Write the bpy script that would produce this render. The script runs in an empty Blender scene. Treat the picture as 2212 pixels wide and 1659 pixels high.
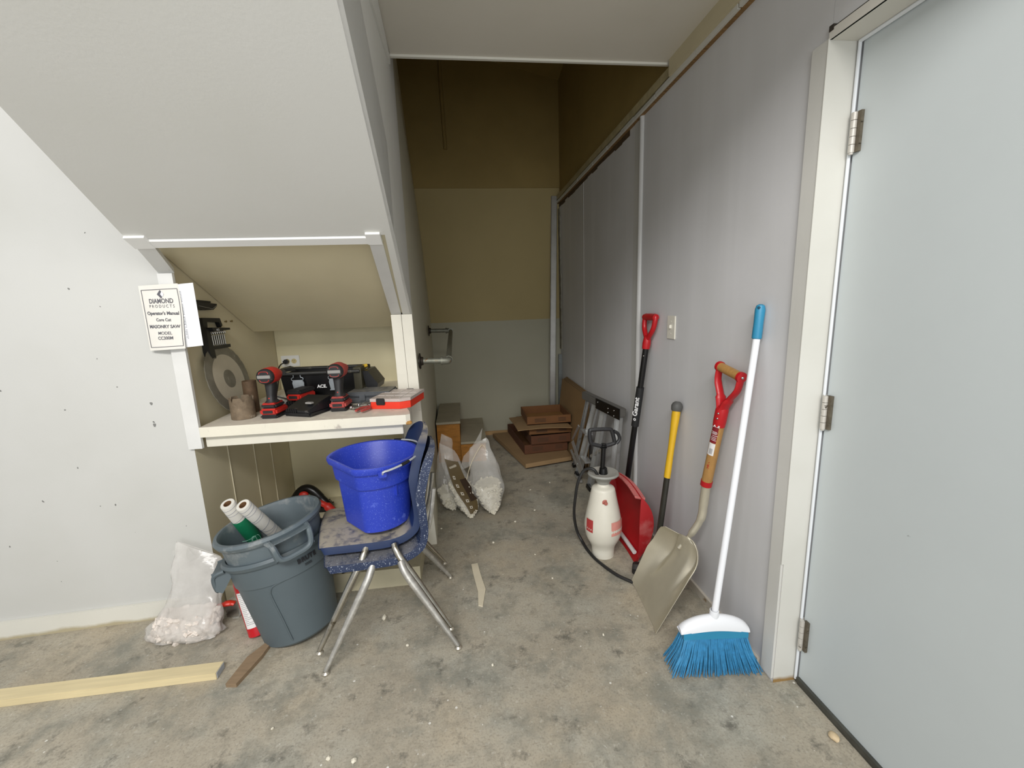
import bpy, bmesh, math, random
from mathutils import Vector, Matrix
PI = math.pi
random.seed(7)
SC = bpy.context.scene
COL = SC.collection

# ------------------------------------------------------------------ camera
YAW, PITCH, ROLL, FPX, CAMH = .1148, .1835, -.0349, 916.43, 1.368
cy_, sy_, cp_, sp_ = math.cos(YAW), math.sin(YAW), math.cos(PITCH), math.sin(PITCH)
fwd = Vector((sy_*cp_, cy_*cp_, -sp_)); rgt = Vector((cy_, -sy_, 0)); up = rgt.cross(fwd)
r2 = rgt*math.cos(ROLL) + up*math.sin(ROLL); u2 = -rgt*math.sin(ROLL) + up*math.cos(ROLL)
cam_d = bpy.data.cameras.new('camera'); cam = bpy.data.objects.new('camera', cam_d); COL.objects.link(cam)
cam_d.sensor_width = 36; cam_d.lens = FPX/2212*36; cam_d.clip_start = .05
m = Matrix.Identity(4)
for i in range(3):
    m[i][0], m[i][1], m[i][2] = r2[i], u2[i], -fwd[i]
m[0][3], m[1][3], m[2][3] = 0, 0, CAMH
cam.matrix_world = m
SC.camera = cam

# ------------------------------------------------------------------ light
SC.view_settings.view_transform = 'Standard'; SC.view_settings.look = 'None'
SC.view_settings.gamma = 1; SC.view_settings.use_curve_mapping = False
SC.view_settings.exposure = 0.14
w = bpy.data.worlds.new('world'); SC.world = w; w.use_nodes = True
bg = w.node_tree.nodes['Background']; bg.inputs[0].default_value = (.97, .98, 1, 1); bg.inputs[1].default_value = .5
def area(name, loc, tgt, sx, sy, power, color=(1, 1, 1)):
    l = bpy.data.lights.new(name, 'AREA'); l.shape = 'RECTANGLE'; l.size = sx; l.size_y = sy; l.energy = power; l.color = color
    o = bpy.data.objects.new(name, l); COL.objects.link(o); o.location = loc
    o.rotation_euler = (Vector(tgt)-Vector(loc)).to_track_quat('-Z', 'Y').to_euler(); return o
area('shop_ceiling_light', (-.7, -1.3, 3.1), (-.3, 2.2, .6), 2.4, .5, 105, (1, .98, .95))
area('open_door_light', (.1, -2.9, 1.2), (.1, 2.5, 1.3), 2.8, 2.0, 58, (.95, .98, 1))

# ------------------------------------------------------------------ colours, materials
def C(r, g, b):
    f = lambda c: (c/255/12.92) if c/255 <= .04045 else ((c/255+.055)/1.055)**2.4
    return (f(r), f(g), f(b), 1)
MATS = {}
def mat(name, col, rough=.6, metal=0, spec=.5, bump=0, bscale=60, var=0, vscale=3, dirt=None, dirt_amt=0, dscale=8, dirt_sharp=.08, trans=0, alpha=1, emit=None, stretch=None, dirt2=None, d2_amt=0, d2scale=30, updust=None, up_amt=0):
    if name in MATS: return MATS[name]
    M = bpy.data.materials.new(name); M.use_nodes = True; MATS[name] = M
    nt = M.node_tree; N = nt.nodes; L = nt.links; P = N['Principled BSDF']
    P.inputs['Base Color'].default_value = col; P.inputs['Roughness'].default_value = rough
    P.inputs['Metallic'].default_value = metal; P.inputs['Specular IOR Level'].default_value = spec
    if trans: P.inputs['Transmission Weight'].default_value = trans
    P.inputs['Alpha'].default_value = alpha
    tc = N.new('ShaderNodeTexCoord'); src = tc.outputs['Object']
    if stretch:
        mp = N.new('ShaderNodeMapping'); mp.inputs['Scale'].default_value = stretch; L.new(src, mp.inputs[0]); src = mp.outputs[0]
    def noise(s, det=6):
        n = N.new('ShaderNodeTexNoise'); n.inputs['Scale'].default_value = s; n.inputs['Detail'].default_value = det
        n.inputs['Roughness'].default_value = .6; L.new(src, n.inputs['Vector']); return n.outputs['Fac']
    cur = None
    def mix(fac, a, b, mode='MIX'):
        x = N.new('ShaderNodeMix'); x.data_type = 'RGBA'; x.blend_type = mode
        if hasattr(fac, 'links') or hasattr(fac, 'is_linked'): L.new(fac, x.inputs[0])
        else: x.inputs[0].default_value = fac
        for v, k in ((a, 6), (b, 7)):
            if isinstance(v, tuple): x.inputs[k].default_value = v
            else: L.new(v, x.inputs[k])
        return x.outputs[2]
    def ramp(f, lo, hi, a=0, b=1):
        r = N.new('ShaderNodeMapRange'); r.inputs[1].default_value = lo; r.inputs[2].default_value = hi
        r.inputs[3].default_value = a; r.inputs[4].default_value = b; L.new(f, r.inputs[0]); return r.outputs[0]
    cur = col
    if var:
        dk = tuple(c*(1-var) for c in col[:3])+(1,); lt = tuple(min(1, c*(1+var*.6)) for c in col[:3])+(1,)
        cur = mix(ramp(noise(vscale), .3, .7), dk, lt)
    if dirt and dirt_amt:
        t = .72-.35*dirt_amt
        cur = mix(ramp(noise(dscale, 9), t, t+dirt_sharp), cur, dirt)
    if dirt2 and d2_amt:
        t = .72-.35*d2_amt
        cur = mix(ramp(noise(d2scale, 4), t, t+.05), cur, dirt2)
    if updust:
        g = N.new('ShaderNodeNewGeometry'); sx = N.new('ShaderNodeSeparateXYZ'); L.new(g.outputs['Normal'], sx.inputs[0])
        f1 = ramp(sx.outputs[2], .55, .95); f2 = ramp(noise(20, 12), .38, .52, .3, 1)
        mm = N.new('ShaderNodeMath'); mm.operation = 'MULTIPLY'; L.new(f1, mm.inputs[0]); L.new(f2, mm.inputs[1])
        m3 = N.new('ShaderNodeMath'); m3.operation = 'MULTIPLY'; L.new(mm.outputs[0], m3.inputs[0]); m3.inputs[1].default_value = up_amt
        cur = mix(m3.outputs[0], cur, updust)
    if not isinstance(cur, tuple): L.new(cur, P.inputs['Base Color'])
    if bump:
        b = N.new('ShaderNodeBump'); b.inputs['Strength'].default_value = bump; b.inputs['Distance'].default_value = .004
        L.new(noise(bscale, 5), b.inputs['Height']); L.new(b.outputs[0], P.inputs['Normal'])
    if emit: P.inputs['Emission Color'].default_value = emit; P.inputs['Emission Strength'].default_value = 1
    return M

# --- walls with their own marks (chips of dark plaster, marks, two-tone paint)
def wallmat(name, col, spots=0, spotcol=C(95, 95, 92), mott=.06, mcol=None, split=None, lowcol=None, streak=0, grime=None, gz=.09, hi=None):
    M = mat(name, col, rough=.62, spec=.3); nt = M.node_tree; N = nt.nodes; L = nt.links; P = N['Principled BSDF']
    tc = N.new('ShaderNodeTexCoord'); O = tc.outputs['Object']
    def mp(scale, loc=(0, 0, 0)):
        q = N.new('ShaderNodeMapping'); q.inputs['Scale'].default_value = scale; q.inputs['Location'].default_value = loc; L.new(O, q.inputs[0]); return q.outputs[0]
    def rr(f, a, b, c=0, d=1):
        r = N.new('ShaderNodeMapRange'); 
        for i, v in zip((1, 2, 3, 4), (a, b, c, d)): r.inputs[i].default_value = v
        L.new(f, r.inputs[0]); return r.outputs[0]
    def mul(a, b):
        q = N.new('ShaderNodeMath'); q.operation = 'MULTIPLY'
        L.new(a, q.inputs[0])
        if isinstance(b, (int, float)): q.inputs[1].default_value = b
        else: L.new(b, q.inputs[1])
        return q.outputs[0]
    def mix(f, a, b):
        x = N.new('ShaderNodeMix'); x.data_type = 'RGBA'
        L.new(f, x.inputs[0])
        for v, k in ((a, 6), (b, 7)):
            if isinstance(v, tuple): x.inputs[k].default_value = v
            else: L.new(v, x.inputs[k])
        return x.outputs[2]
    def noise(vec, s, d=5):
        n = N.new('ShaderNodeTexNoise'); n.inputs['Scale'].default_value = s; n.inputs['Detail'].default_value = d; L.new(vec, n.inputs['Vector']); return n.outputs['Fac']
    cur = col
    sep = N.new('ShaderNodeSeparateXYZ'); L.new(O, sep.inputs[0])
    if split:
        z, hicol = split
        nz = N.new('ShaderNodeMath'); nz.operation = 'MULTIPLY_ADD'; L.new(noise(O, 30), nz.inputs[0]); nz.inputs[1].default_value = .01; L.new(sep.outputs[2], nz.inputs[2])
        cur = mix(rr(nz.outputs[0], z-.002, z+.004), col, hicol)
    if mott:
        x = N.new('ShaderNodeMix'); x.data_type = 'RGBA'; x.blend_type = 'MULTIPLY'; L.new(rr(noise(O, 2.3, 6), .38, .72), x.inputs[0])
        if isinstance(cur, tuple): x.inputs[6].default_value = cur
        else: L.new(cur, x.inputs[6])
        g_ = 1-mott*3.2; x.inputs[7].default_value = (g_, g_, g_*.985, 1); cur = x.outputs[2]
    if streak:
        cur = mix(mul(rr(noise(mp((9, 9, .6)), 1.0, 4), .5, .8), streak), cur, tuple(min(1, c*1.18) for c in col[:3])+(1,))
    if spots:
        v = N.new('ShaderNodeTexVoronoi'); v.inputs['Scale'].default_value = 19; v.inputs['Randomness'].default_value = 1
        vm = mp((1, 1, .75)); nn = N.new('ShaderNodeTexNoise'); nn.inputs['Scale'].default_value = 40; L.new(O, nn.inputs['Vector'])
        ad = N.new('ShaderNodeVectorMath'); ad.operation = 'MULTIPLY_ADD'; L.new(nn.outputs['Color'], ad.inputs[0]); ad.inputs[1].default_value = (.02, .02, .02); L.new(vm, ad.inputs[2])
        L.new(ad.outputs[0], v.inputs['Vector'])
        sc = N.new('ShaderNodeSeparateColor'); L.new(v.outputs['Color'], sc.inputs[0])
        thr = rr(sc.outputs[0], 1-spots, 1, -.03, .13)
        lt = N.new('ShaderNodeMath'); lt.operation = 'LESS_THAN'; L.new(v.outputs['Distance'], lt.inputs[0]); L.new(thr, lt.inputs[1])
        cur = mix(mul(lt.outputs[0], .8), cur, spotcol)
    if grime:
        g = N.new('ShaderNodeMath'); g.operation = 'MULTIPLY_ADD'; L.new(noise(O, 9), g.inputs[0]); g.inputs[1].default_value = -gz*1.3; L.new(sep.outputs[2], g.inputs[2])
        cur = mix(rr(g.outputs[0], -gz*.4, gz*.1, 1, 0), cur, grime)
    L.new(cur, P.inputs['Base Color']) if not isinstance(cur, tuple) else None
    b = N.new('ShaderNodeBump'); b.inputs['Strength'].default_value = .06; b.inputs['Distance'].default_value = .004
    L.new(noise(O, 120, 4), b.inputs['Height']); L.new(b.outputs[0], P.inputs['Normal'])
    return M

WHITE = wallmat('white_paint_chipped', C(199, 199, 195), spots=.34, mott=.02)
SOFF = wallmat('soffit_paint', C(226, 226, 222), mott=.012)
TRIMW = mat('trim_paint', C(218, 218, 215), .45, var=.05, vscale=8, dirt=C(170, 165, 150), dirt_amt=.15, dscale=18, bump=.1)
CREAM = wallmat('cream_paint', C(222, 213, 178), mott=.03)
CREAMT = mat('cream_trim', C(220, 216, 202), .5, var=.05, vscale=9, bump=.08, dirt=C(180, 172, 150), dirt_amt=.12, dscale=25)
RIGHTW = wallmat('right_wall_paint', C(208, 208, 210), mott=.02, mcol=C(188, 188, 188), streak=.3)
CORRW = wallmat('corridor_wall_paint', C(212, 208, 188), mott=.012)
BACKW = wallmat('back_wall_two_tone', C(176, 173, 153), mott=.015, split=(1.22, C(178, 161, 114)))
YELW_SHADE = wallmat('upper_yellow_wall_shaded', C(160, 138, 84), mott=.05)  # yellow darkened so the colour itself holds the shade above ceiling height
CEILM = wallmat('ceiling_paint', C(214, 209, 198), mott=.015)
DOORM = mat('door_paint', C(196, 203, 204), .42, var=.03, vscale=2, dirt=C(120, 124, 124), dirt_amt=-.05, dscale=14, dirt_sharp=.03)
WOODR = mat('rough_raw_wood', C(140, 108, 66), .8, var=.4, vscale=14, bump=.4, stretch=(1, 8, 8))
ALU = mat('aluminium', C(190, 192, 195), .38, 1, var=.12, vscale=12)
DUST = C(172, 166, 155)

def floor_mat():
    M = bpy.data.materials.new('concrete_floor'); M.use_nodes = True; nt = M.node_tree; N = nt.nodes; L = nt.links; P = N['Principled BSDF']
    P.inputs['Roughness'].default_value = .75; P.inputs['Specular IOR Level'].default_value = .25
    tc = N.new('ShaderNodeTexCoord'); O = tc.outputs['Object']
    def noise(s, d=8, vec=None, r=.6, dist=0):
        n = N.new('ShaderNodeTexNoise'); n.inputs['Scale'].default_value = s; n.inputs['Detail'].default_value = d; n.inputs['Roughness'].default_value = r
        n.inputs['Distortion'].default_value = dist; L.new(vec or O, n.inputs['Vector']); return n.outputs['Fac']
    def rr(f, a, b, c=0, d=1):
        r = N.new('ShaderNodeMapRange')
        for i, v in zip((1, 2, 3, 4), (a, b, c, d)): r.inputs[i].default_value = v
        L.new(f, r.inputs[0]); return r.outputs[0]
    def mix(f, a, b):
        x = N.new('ShaderNodeMix'); x.data_type = 'RGBA'; L.new(f, x.inputs[0])
        for v, k in ((a, 6), (b, 7)):
            if isinstance(v, tuple): x.inputs[k].default_value = v
            else: L.new(v, x.inputs[k])
        return x.outputs[2]
    def mp(scale, loc=(0, 0, 0), rot=0):
        q = N.new('ShaderNodeMapping'); q.inputs['Scale'].default_value = scale; q.inputs['Location'].default_value = loc; q.inputs['Rotation'].default_value[2] = rot; L.new(O, q.inputs[0]); return q.outputs[0]
    def mul(a, b):
        q = N.new('ShaderNodeMath'); q.operation = 'MULTIPLY'; L.new(a, q.inputs[0])
        if isinstance(b, (int, float)): q.inputs[1].default_value = b
        else: L.new(b, q.inputs[1])
        return q.outputs[0]
    c = mix(rr(noise(1.6, 8), .35, .65), C(160, 152, 136), C(182, 174, 157))
    c = mix(rr(noise(3.1, 9, mp((1, 1, 1), (3, 1, 0))), .46, .66, 0, .75), c, C(172, 170, 158))
    c = mix(rr(noise(4.5, 10, mp((1, 1, 1), (7, 4, 0)), .7), .48, .62, 0, .8), c, C(130, 130, 120))
    c = mix(rr(noise(9, 10, mp((1, 1, 1), (1, 9, 0)), .75), .55, .66, 0, .8), c, C(92, 91, 83))
    c = mix(rr(noise(26, 8, mp((1, 2.4, 1), (1, 2, 0), .5), .7), .6, .7, 0, .6), c, C(100, 88, 70))
    c = mix(rr(noise(2.1, 5, mp((1, 1, 1), (11, 2, 0))), .52, .75, 0, .8), c, C(184, 170, 146))
    c = mix(rr(noise(60, 5), .6, .72, 0, .6), c, C(205, 202, 192))
    c = mix(rr(noise(140, 6), .5, .66, 0, .45), c, C(120, 114, 102))
    c = mix(rr(noise(22, 9, mp((1, 1, 1), (2, 8, 0)), .75), .5, .68, 0, .55), c, C(138, 132, 118))
    v = N.new('ShaderNodeTexVoronoi'); v.inputs['Scale'].default_value = 34; L.new(O, v.inputs['Vector'])
    sc = N.new('ShaderNodeSeparateColor'); L.new(v.outputs['Color'], sc.inputs[0])
    lt = N.new('ShaderNodeMath'); lt.operation = 'LESS_THAN'; L.new(v.outputs['Distance'], lt.inputs[0]); L.new(rr(sc.outputs[0], .93, 1, 0, .16), lt.inputs[1])
    c = mix(mul(lt.outputs[0], .9), c, C(222, 220, 212))
    L.new(c, P.inputs['Base Color'])
    b = N.new('ShaderNodeBump'); b.inputs['Strength'].default_value = .35; b.inputs['Distance'].default_value = .004
    L.new(noise(45, 8), b.inputs['Height']); L.new(b.outputs[0], P.inputs['Normal'])
    return M
FLOORM = floor_mat()

def film_mat(name, tint, amt, rough=.18):
    M = bpy.data.materials.new(name); M.use_nodes = True; nt = M.node_tree; N = nt.nodes; L = nt.links; P = N['Principled BSDF']; MATS[name] = M
    P.inputs['Base Color'].default_value = tint; P.inputs['Roughness'].default_value = rough
    t = N.new('ShaderNodeBsdfTransparent'); mx = N.new('ShaderNodeMixShader'); out = N['Material Output']
    n = N.new('ShaderNodeTexNoise'); n.inputs['Scale'].default_value = 9; n.inputs['Detail'].default_value = 4
    tc = N.new('ShaderNodeTexCoord'); L.new(tc.outputs['Object'], n.inputs['Vector'])
    r = N.new('ShaderNodeMapRange'); r.inputs[1].default_value = .3; r.inputs[2].default_value = .7; r.inputs[3].default_value = amt*.7; r.inputs[4].default_value = amt*1.3
    L.new(n.outputs['Fac'], r.inputs[0]); L.new(r.outputs[0], mx.inputs[0]); L.new(t.outputs[0], mx.inputs[1]); L.new(P.outputs[0], mx.inputs[2]); L.new(mx.outputs[0], out.inputs[0])
    b = N.new('ShaderNodeBump'); b.inputs['Strength'].default_value = .5; b.inputs['Distance'].default_value = .01; L.new(n.outputs['Fac'], b.inputs['Height']); L.new(b.outputs[0], P.inputs['Normal'])
    return M

# ------------------------------------------------------------------ mesh helpers
def TR(x=0, y=0, z=0): return Matrix.Translation((x, y, z))
def RX(a): return Matrix.Rotation(a, 4, 'X')
def RY(a): return Matrix.Rotation(a, 4, 'Y')
def RZ(a): return Matrix.Rotation(a, 4, 'Z')
def frame(o, x, y, z):
    m = Matrix.Identity(4)
    for i in range(3): m[i][0], m[i][1], m[i][2], m[i][3] = x[i], y[i], z[i], o[i]
    return m
def aim(a, b, roll=0):     # local z from a to b
    a = Vector(a); b = Vector(b); z = (b-a).normalized()
    x = Vector((0, 1, 0)).cross(z) if abs(z.y) < .9 else Vector((1, 0, 0)).cross(z)
    x.normalize(); y = z.cross(x); return frame(a, x, y, z) @ RZ(roll)
def cat(pts, n=6, closed=False):
    P = [Vector(p) for p in pts]; out = []; k = len(P)
    for i in range(k if closed else k-1):
        g = lambda j: P[j % k] if closed else P[max(0, min(k-1, j))]
        a, b, c, d = g(i-1), g(i), g(i+1), g(i+2)
        for s in range(n):
            t = s/n; out.append(.5*((2*b)+(c-a)*t+(2*a-5*b+4*c-d)*t*t+(3*b-a-3*c+d)*t**3))
    if not closed: out.append(P[-1])
    return out

class MB:
    def __init__(s, M=None): s.v = []; s.f = []; s.mi = []; s.M = M or Matrix.Identity(4); s.mats = []; s.cm = 0
    def use(s, m):
        if m not in s.mats: s.mats.append(m)
        s.cm = s.mats.index(m); return s
    def add(s, vs, fs, M=None):
        T = s.M @ M if M is not None else s.M; b = len(s.v)
        s.v += [T @ Vector(p) for p in vs]
        flip = T.to_3x3().determinant() < 0
        for f in fs:
            f = [i+b for i in f]; s.f.append(f[::-1] if flip else f); s.mi.append(s.cm)
        return s
    def box(s, c, d, M=None, bev=0, seg=2):
        bm = bmesh.new(); bmesh.ops.create_cube(bm, size=1)
        for v in bm.verts: v.co = Vector((v.co.x*d[0]+c[0], v.co.y*d[1]+c[1], v.co.z*d[2]+c[2]))
        if bev: bmesh.ops.bevel(bm, geom=bm.edges[:], offset=min(bev, min(d)*.49), segments=seg, affect='EDGES')
        bm.verts.index_update(); s.add([v.co for v in bm.verts], [[v.index for v in f.verts] for f in bm.faces], M); bm.free(); return s
    def b2(s, lo, hi, M=None, bev=0): return s.box([(a+b)/2 for a, b in zip(lo, hi)], [abs(b-a) for a, b in zip(lo, hi)], M, bev)
    def rings(s, R, closed=True, cap0=True, cap1=True, M=None):
        n = len(R[0]); vs = [p for r in R for p in r]; fs = []
        for i in range(len(R)-1):
            for j in range(n if closed else n-1):
                k = (j+1) % n; fs.append([i*n+j, i*n+k, (i+1)*n+k, (i+1)*n+j])
        if cap0: fs.append(list(range(n))[::-1])
        if cap1: fs.append([(len(R)-1)*n+j for j in range(n)])
        return s.add(vs, fs, M)
    def lathe(s, prof, seg=32, M=None, cap0=False, cap1=False, rf=None):
        R = []
        for r, z in prof:
            R.append([((rf(a, r) if rf else r)*math.cos(a), (rf(a, r) if rf else r)*math.sin(a), z) for a in [2*PI*j/seg for j in range(seg)]])
        return s.rings(R, True, cap0, cap1, M)
    def cyl(s, a, b, r, r2=None, seg=16):
        h = (Vector(b)-Vector(a)).length; r2 = r if r2 is None else r2
        return s.lathe([(r, 0), (r2, h)], seg, aim(a, b), True, True)
    def tube(s, pts, r, seg=10, closed=False, flat=1, M=None, cap=True):
        P = [Vector(p) for p in pts]; n = len(P); rr = r if isinstance(r, (list, tuple)) else [r]*n
        if len(rr) != n: rr = [rr[0]+(rr[-1]-rr[0])*i/(n-1) for i in range(n)] if len(rr) == 2 else [rr[int(i*(len(rr)-1)/(n-1))] for i in range(n)]
        R = []; prev = None
        for i in range(n):
            t = (P[(i+1) % n]-P[i-1]) if closed else (P[min(i+1, n-1)]-P[max(i-1, 0)]); t.normalize()
            if prev is None:
                x = Vector((0, 0, 1)).cross(t) if abs(t.z) < .95 else Vector((1, 0, 0)).cross(t)
            else: x = prev-t*prev.dot(t)
            x.normalize(); prev = x; y = t.cross(x)
            R.append([tuple(P[i]+x*rr[i]*math.cos(2*PI*j/seg)+y*rr[i]*flat*math.sin(2*PI*j/seg)) for j in range(seg)])
        if closed: R.append(R[0]); cap = False
        return s.rings(R, True, cap, cap, M)
    def prism(s, poly, z0, z1, M=None):   # poly in local xy, extruded z0..z1
        n = len(poly); vs = [(p[0], p[1], z0) for p in poly]+[(p[0], p[1], z1) for p in poly]
        ar = sum(poly[i][0]*poly[(i+1) % n][1]-poly[(i+1) % n][0]*poly[i][1] for i in range(n))
        fs = [list(range(n))[::-1], [n+i for i in range(n)]]+[[i, (i+1) % n, n+(i+1) % n, n+i] for i in range(n)]
        if ar < 0: fs = [f[::-1] for f in fs]
        return s.add(vs, fs, M)
    def grid(s, fn, nu, nv, thick=0, M=None):   # fn(u,v)->Vector; solid if thick
        A = [[Vector(fn(i/nu, j/nv)) for j in range(nv+1)] for i in range(nu+1)]
        W = nv+1; vs = [p for r in A for p in r]; fs = []
        idx = lambda i, j: i*W+j
        top = [[idx(i, j), idx(i+1, j), idx(i+1, j+1), idx(i, j+1)] for i in range(nu) for j in range(nv)]
        if not thick: return s.add(vs, top, M)
        N = []
        for i in range(nu+1):
            for j in range(nv+1):
                du = A[min(i+1, nu)][j]-A[max(i-1, 0)][j]; dv = A[i][min(j+1, nv)]-A[i][max(j-1, 0)]
                nn = du.cross(dv); N.append(nn.normalized() if nn.length > 1e-12 else Vector((0, 0, 1)))
        n0 = len(vs); vs = vs+[p-q*thick for p, q in zip(vs, N)]
        fs = top+[[n0+k for k in f[::-1]] for f in top]
        for i in range(nu): fs += [[idx(i, 0), n0+idx(i, 0), n0+idx(i+1, 0), idx(i+1, 0)], [idx(i+1, nv), n0+idx(i+1, nv), n0+idx(i, nv), idx(i, nv)]]
        for j in range(nv): fs += [[idx(0, j+1), n0+idx(0, j+1), n0+idx(0, j), idx(0, j)], [idx(nu, j), n0+idx(nu, j), n0+idx(nu, j+1), idx(nu, j+1)]]
        return s.add(vs, fs, M)
    def ball(s, c, r, M=None, sub=2, sc=(1, 1, 1), jit=0):
        bm = bmesh.new(); bmesh.ops.create_icosphere(bm, subdivisions=sub, radius=1)
        vs = []
        for v in bm.verts:
            k = r*(1+random.uniform(-jit, jit)); vs.append((v.co.x*k*sc[0]+c[0], v.co.y*k*sc[1]+c[1], v.co.z*k*sc[2]+c[2]))
        bm.verts.index_update(); s.add(vs, [[v.index for v in f.verts] for f in bm.faces], M); bm.free(); return s
    def rock(s, c, r, sub=1):
        R = Matrix.Rotation(random.uniform(0, 6), 4, Vector((random.random(), random.random(), random.random()+.1)))
        return s.ball((0, 0, 0), r, TR(*c) @ R, sub, (1, random.uniform(.6, .9), random.uniform(.45, .8)), .16)
    def text(s, t, size, M, depth=.0004, align='CENTER', sx=1, shear=0, bold=0):
        cu = bpy.data.curves.new('t', 'FONT'); cu.body = t; cu.size = size; cu.extrude = depth; cu.align_x = align; cu.align_y = 'CENTER'; cu.shear = shear; cu.offset = bold; cu.resolution_u = 3
        o = bpy.data.objects.new('t', cu); COL.objects.link(o); dg = bpy.context.evaluated_depsgraph_get(); me = bpy.data.meshes.new_from_object(o.evaluated_get(dg))
        s.add([(v.co.x*sx, v.co.y, v.co.z) for v in me.vertices], [list(p.vertices) for p in me.polygons], M)
        bpy.data.objects.remove(o); bpy.data.curves.remove(cu); bpy.data.meshes.remove(me); return s
    def build(s, name, material, parent=None, smooth=40, label=None, kind=None, origin=None):
        me = bpy.data.meshes.new(name); off = Vector((0, 0, 0))
        if parent is not None: off = Vector(parent['_w'])
        elif origin is not None: off = Vector(origin)
        me.from_pydata([tuple(p-off) for p in s.v], [], s.f); me.update()
        ml = s.mats if s.mats else [material]
        for q in ml: me.materials.append(q)
        if s.mats: me.polygons.foreach_set('material_index', s.mi)
        bm = bmesh.new(); bm.from_mesh(me); bmesh.ops.remove_doubles(bm, verts=bm.verts, dist=1e-6); bm.to_mesh(me); bm.free()
        if smooth: me.shade_smooth(); me.set_sharp_from_angle(angle=math.radians(smooth))
        o = bpy.data.objects.new(name, me); COL.objects.link(o)
        o['_w'] = list(off)
        if parent is not None: o.parent = parent
        else: o.location = off
        if parent is not None and parent.type == 'MESH': o.location = (0, 0, 0)
        if label: o['label'] = label
        if kind: o['kind'] = kind
        return o
ALLT = []
def thing(name, label, catg, loc, group=None):
    o = bpy.data.objects.new(name, None); COL.objects.link(o); o.location = loc; o.empty_display_size = .05
    o['_w'] = list(loc); o['label'] = label; o['category'] = catg
    if group: o['group'] = group
    return o
def tag(o, label, catg, group=None, kind=None):
    o['label'] = label; o['category'] = catg
    if group: o['group'] = group
    if kind: o['kind'] = kind
    return o
def struct(name, mb, m, parent=None, smooth=40):
    return mb.build(name, m, parent, smooth, kind='structure' if parent is None else None)

# ================================================================== SETTING
struct('floor', MB().b2((-4, -3, -.1), (1.25, 4.5, 0)), FLOORM, smooth=0)
def wall_y(x): return 1.945+(x+1.2)*.05          # front face of the left wall
mb = MB(); mb.prism([(-4, wall_y(-4)), (-1.194, 1.945), (-1.30, 2.06), (-4, 2.06)], 0, 3.7); struct('wall_left', mb, WHITE, smooth=0)
mb = MB(); mb.prism([(-4, wall_y(-4)-.014), (-1.2, 1.931), (-1.2, 1.944), (-4, wall_y(-4)-.001)], 0, .085)
struct('baseboard_left', mb, wallmat('baseboard_paint', C(218, 216, 206), mott=.03, grime=C(178, 168, 140), gz=.03), smooth=0)
struct('wall_alcove_left', MB().prism([(-1.1935, 1.9452), (-1.192, 2.96), (-1.30, 2.96), (-1.299, 2.062)], 0, 1.8), wallmat('alcove_side_paint', C(218, 208, 178), mott=.03), smooth=0)
struct('wall_alcove_back', MB().b2((-1.19, 2.9, 0), (-.31, 2.96, 1.45)), CREAM, smooth=0)
mb = MB()
for y in (2.19, 2.44, 2.64): mb.b2((-1.1925, y-.002, .1), (-1.1885, y+.002, .80))
struct('trim_9', mb, mat('groove_filler', C(206, 198, 172), .6), smooth=0)
struct('floor_alcove', MB().b2((-1.188, 1.972, 0), (-.27, 2.898, .098)), mat('plinth_paint', C(196, 188, 160), .6, var=.08, vscale=6, dirt=C(160, 148, 118), dirt_amt=.2, dscale=12, bump=.1), smooth=0)

# soffit under the stair flight
SL = .5147
def sof(y): return 1.341+SL*(2.34-y)
nS = Vector((0, SL, 1)).normalized()
def xl(y): return -1.083-.19*(y-1.28)
def xr(y): return -.253+.036*(2.34-y)
mb = MB(); R = []
for y in (.45, 1.0, 1.742):
    z = sof(y); R.append([(xl(y), y, z), (xr(y), y, z), (xr(y), y, z+.32), (xl(y), y, z+.32)])
mb.rings(R); struct('ceiling_stair_soffit', mb, SOFF, smooth=0)
mb = MB()      # the boards round the sloping part of the opening
mb.rings([[(x0, y, sof(y)), (x1, y, sof(y)), (x1, y, sof(y)+.02), (x0, y, sof(y)+.02)] for y, x0, x1 in ((1.742, -1.163, -1.10), (1.944, -1.21, -1.150))])
struct('trim_1', mb, TRIMW, smooth=0)
mb = MB(); mb.rings([[(x0, y, sof(y)), (x1, y, sof(y)), (x1, y, sof(y)+.05), (x0, y, sof(y)+.05)] for y, x0, x1 in ((1.742, -.335, -.283), (2.34, -.362, -.31))])
struct('trim_2', mb, TRIMW, smooth=0)
mb = MB(); mb.rings([[(x0, y, sof(y)), (x1, y, sof(y)), (x1, y, sof(y)+.04), (x0, y, sof(y)+.04)] for y, x0, x1 in ((1.742, -.268, -.2313), (2.34, -.303, -.253))])
struct('trim_3', mb, SOFF, smooth=0)
mb = MB(); mb.rings([[(x0, y, sof(y)+.006), (x1, y, sof(y)+.006), (x1, y, sof(y)+.04), (x0, y, sof(y)+.04)] for y, x0, x1 in ((1.742, -.283, -.268), (2.335, -.31, -.303))])
struct('trim_4', mb, mat('raw_cream_edge', C(196, 188, 160), .7), smooth=0)
mb = MB(); zz = sof(1.75)
mb.rings([[(x, 1.748, zz-.006), (x, 1.778, zz-.024), (x, 1.785, zz+.03), (x, 1.748, zz+.03)][::-1] for x in (-1.118, -.33)])
for x0, x1 in ((-1.168, -1.10), (-.338, -.284)):
    mb.rings([[(x, 1.722, zz+.003), (x, 1.775, zz-.027), (x, 1.785, zz+.0), (x, 1.735, zz+.025)][::-1] for x in (x0, x1)])
struct('trim_5', mb, mat('bright_trim', C(236, 236, 233), .45), smooth=0)
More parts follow.
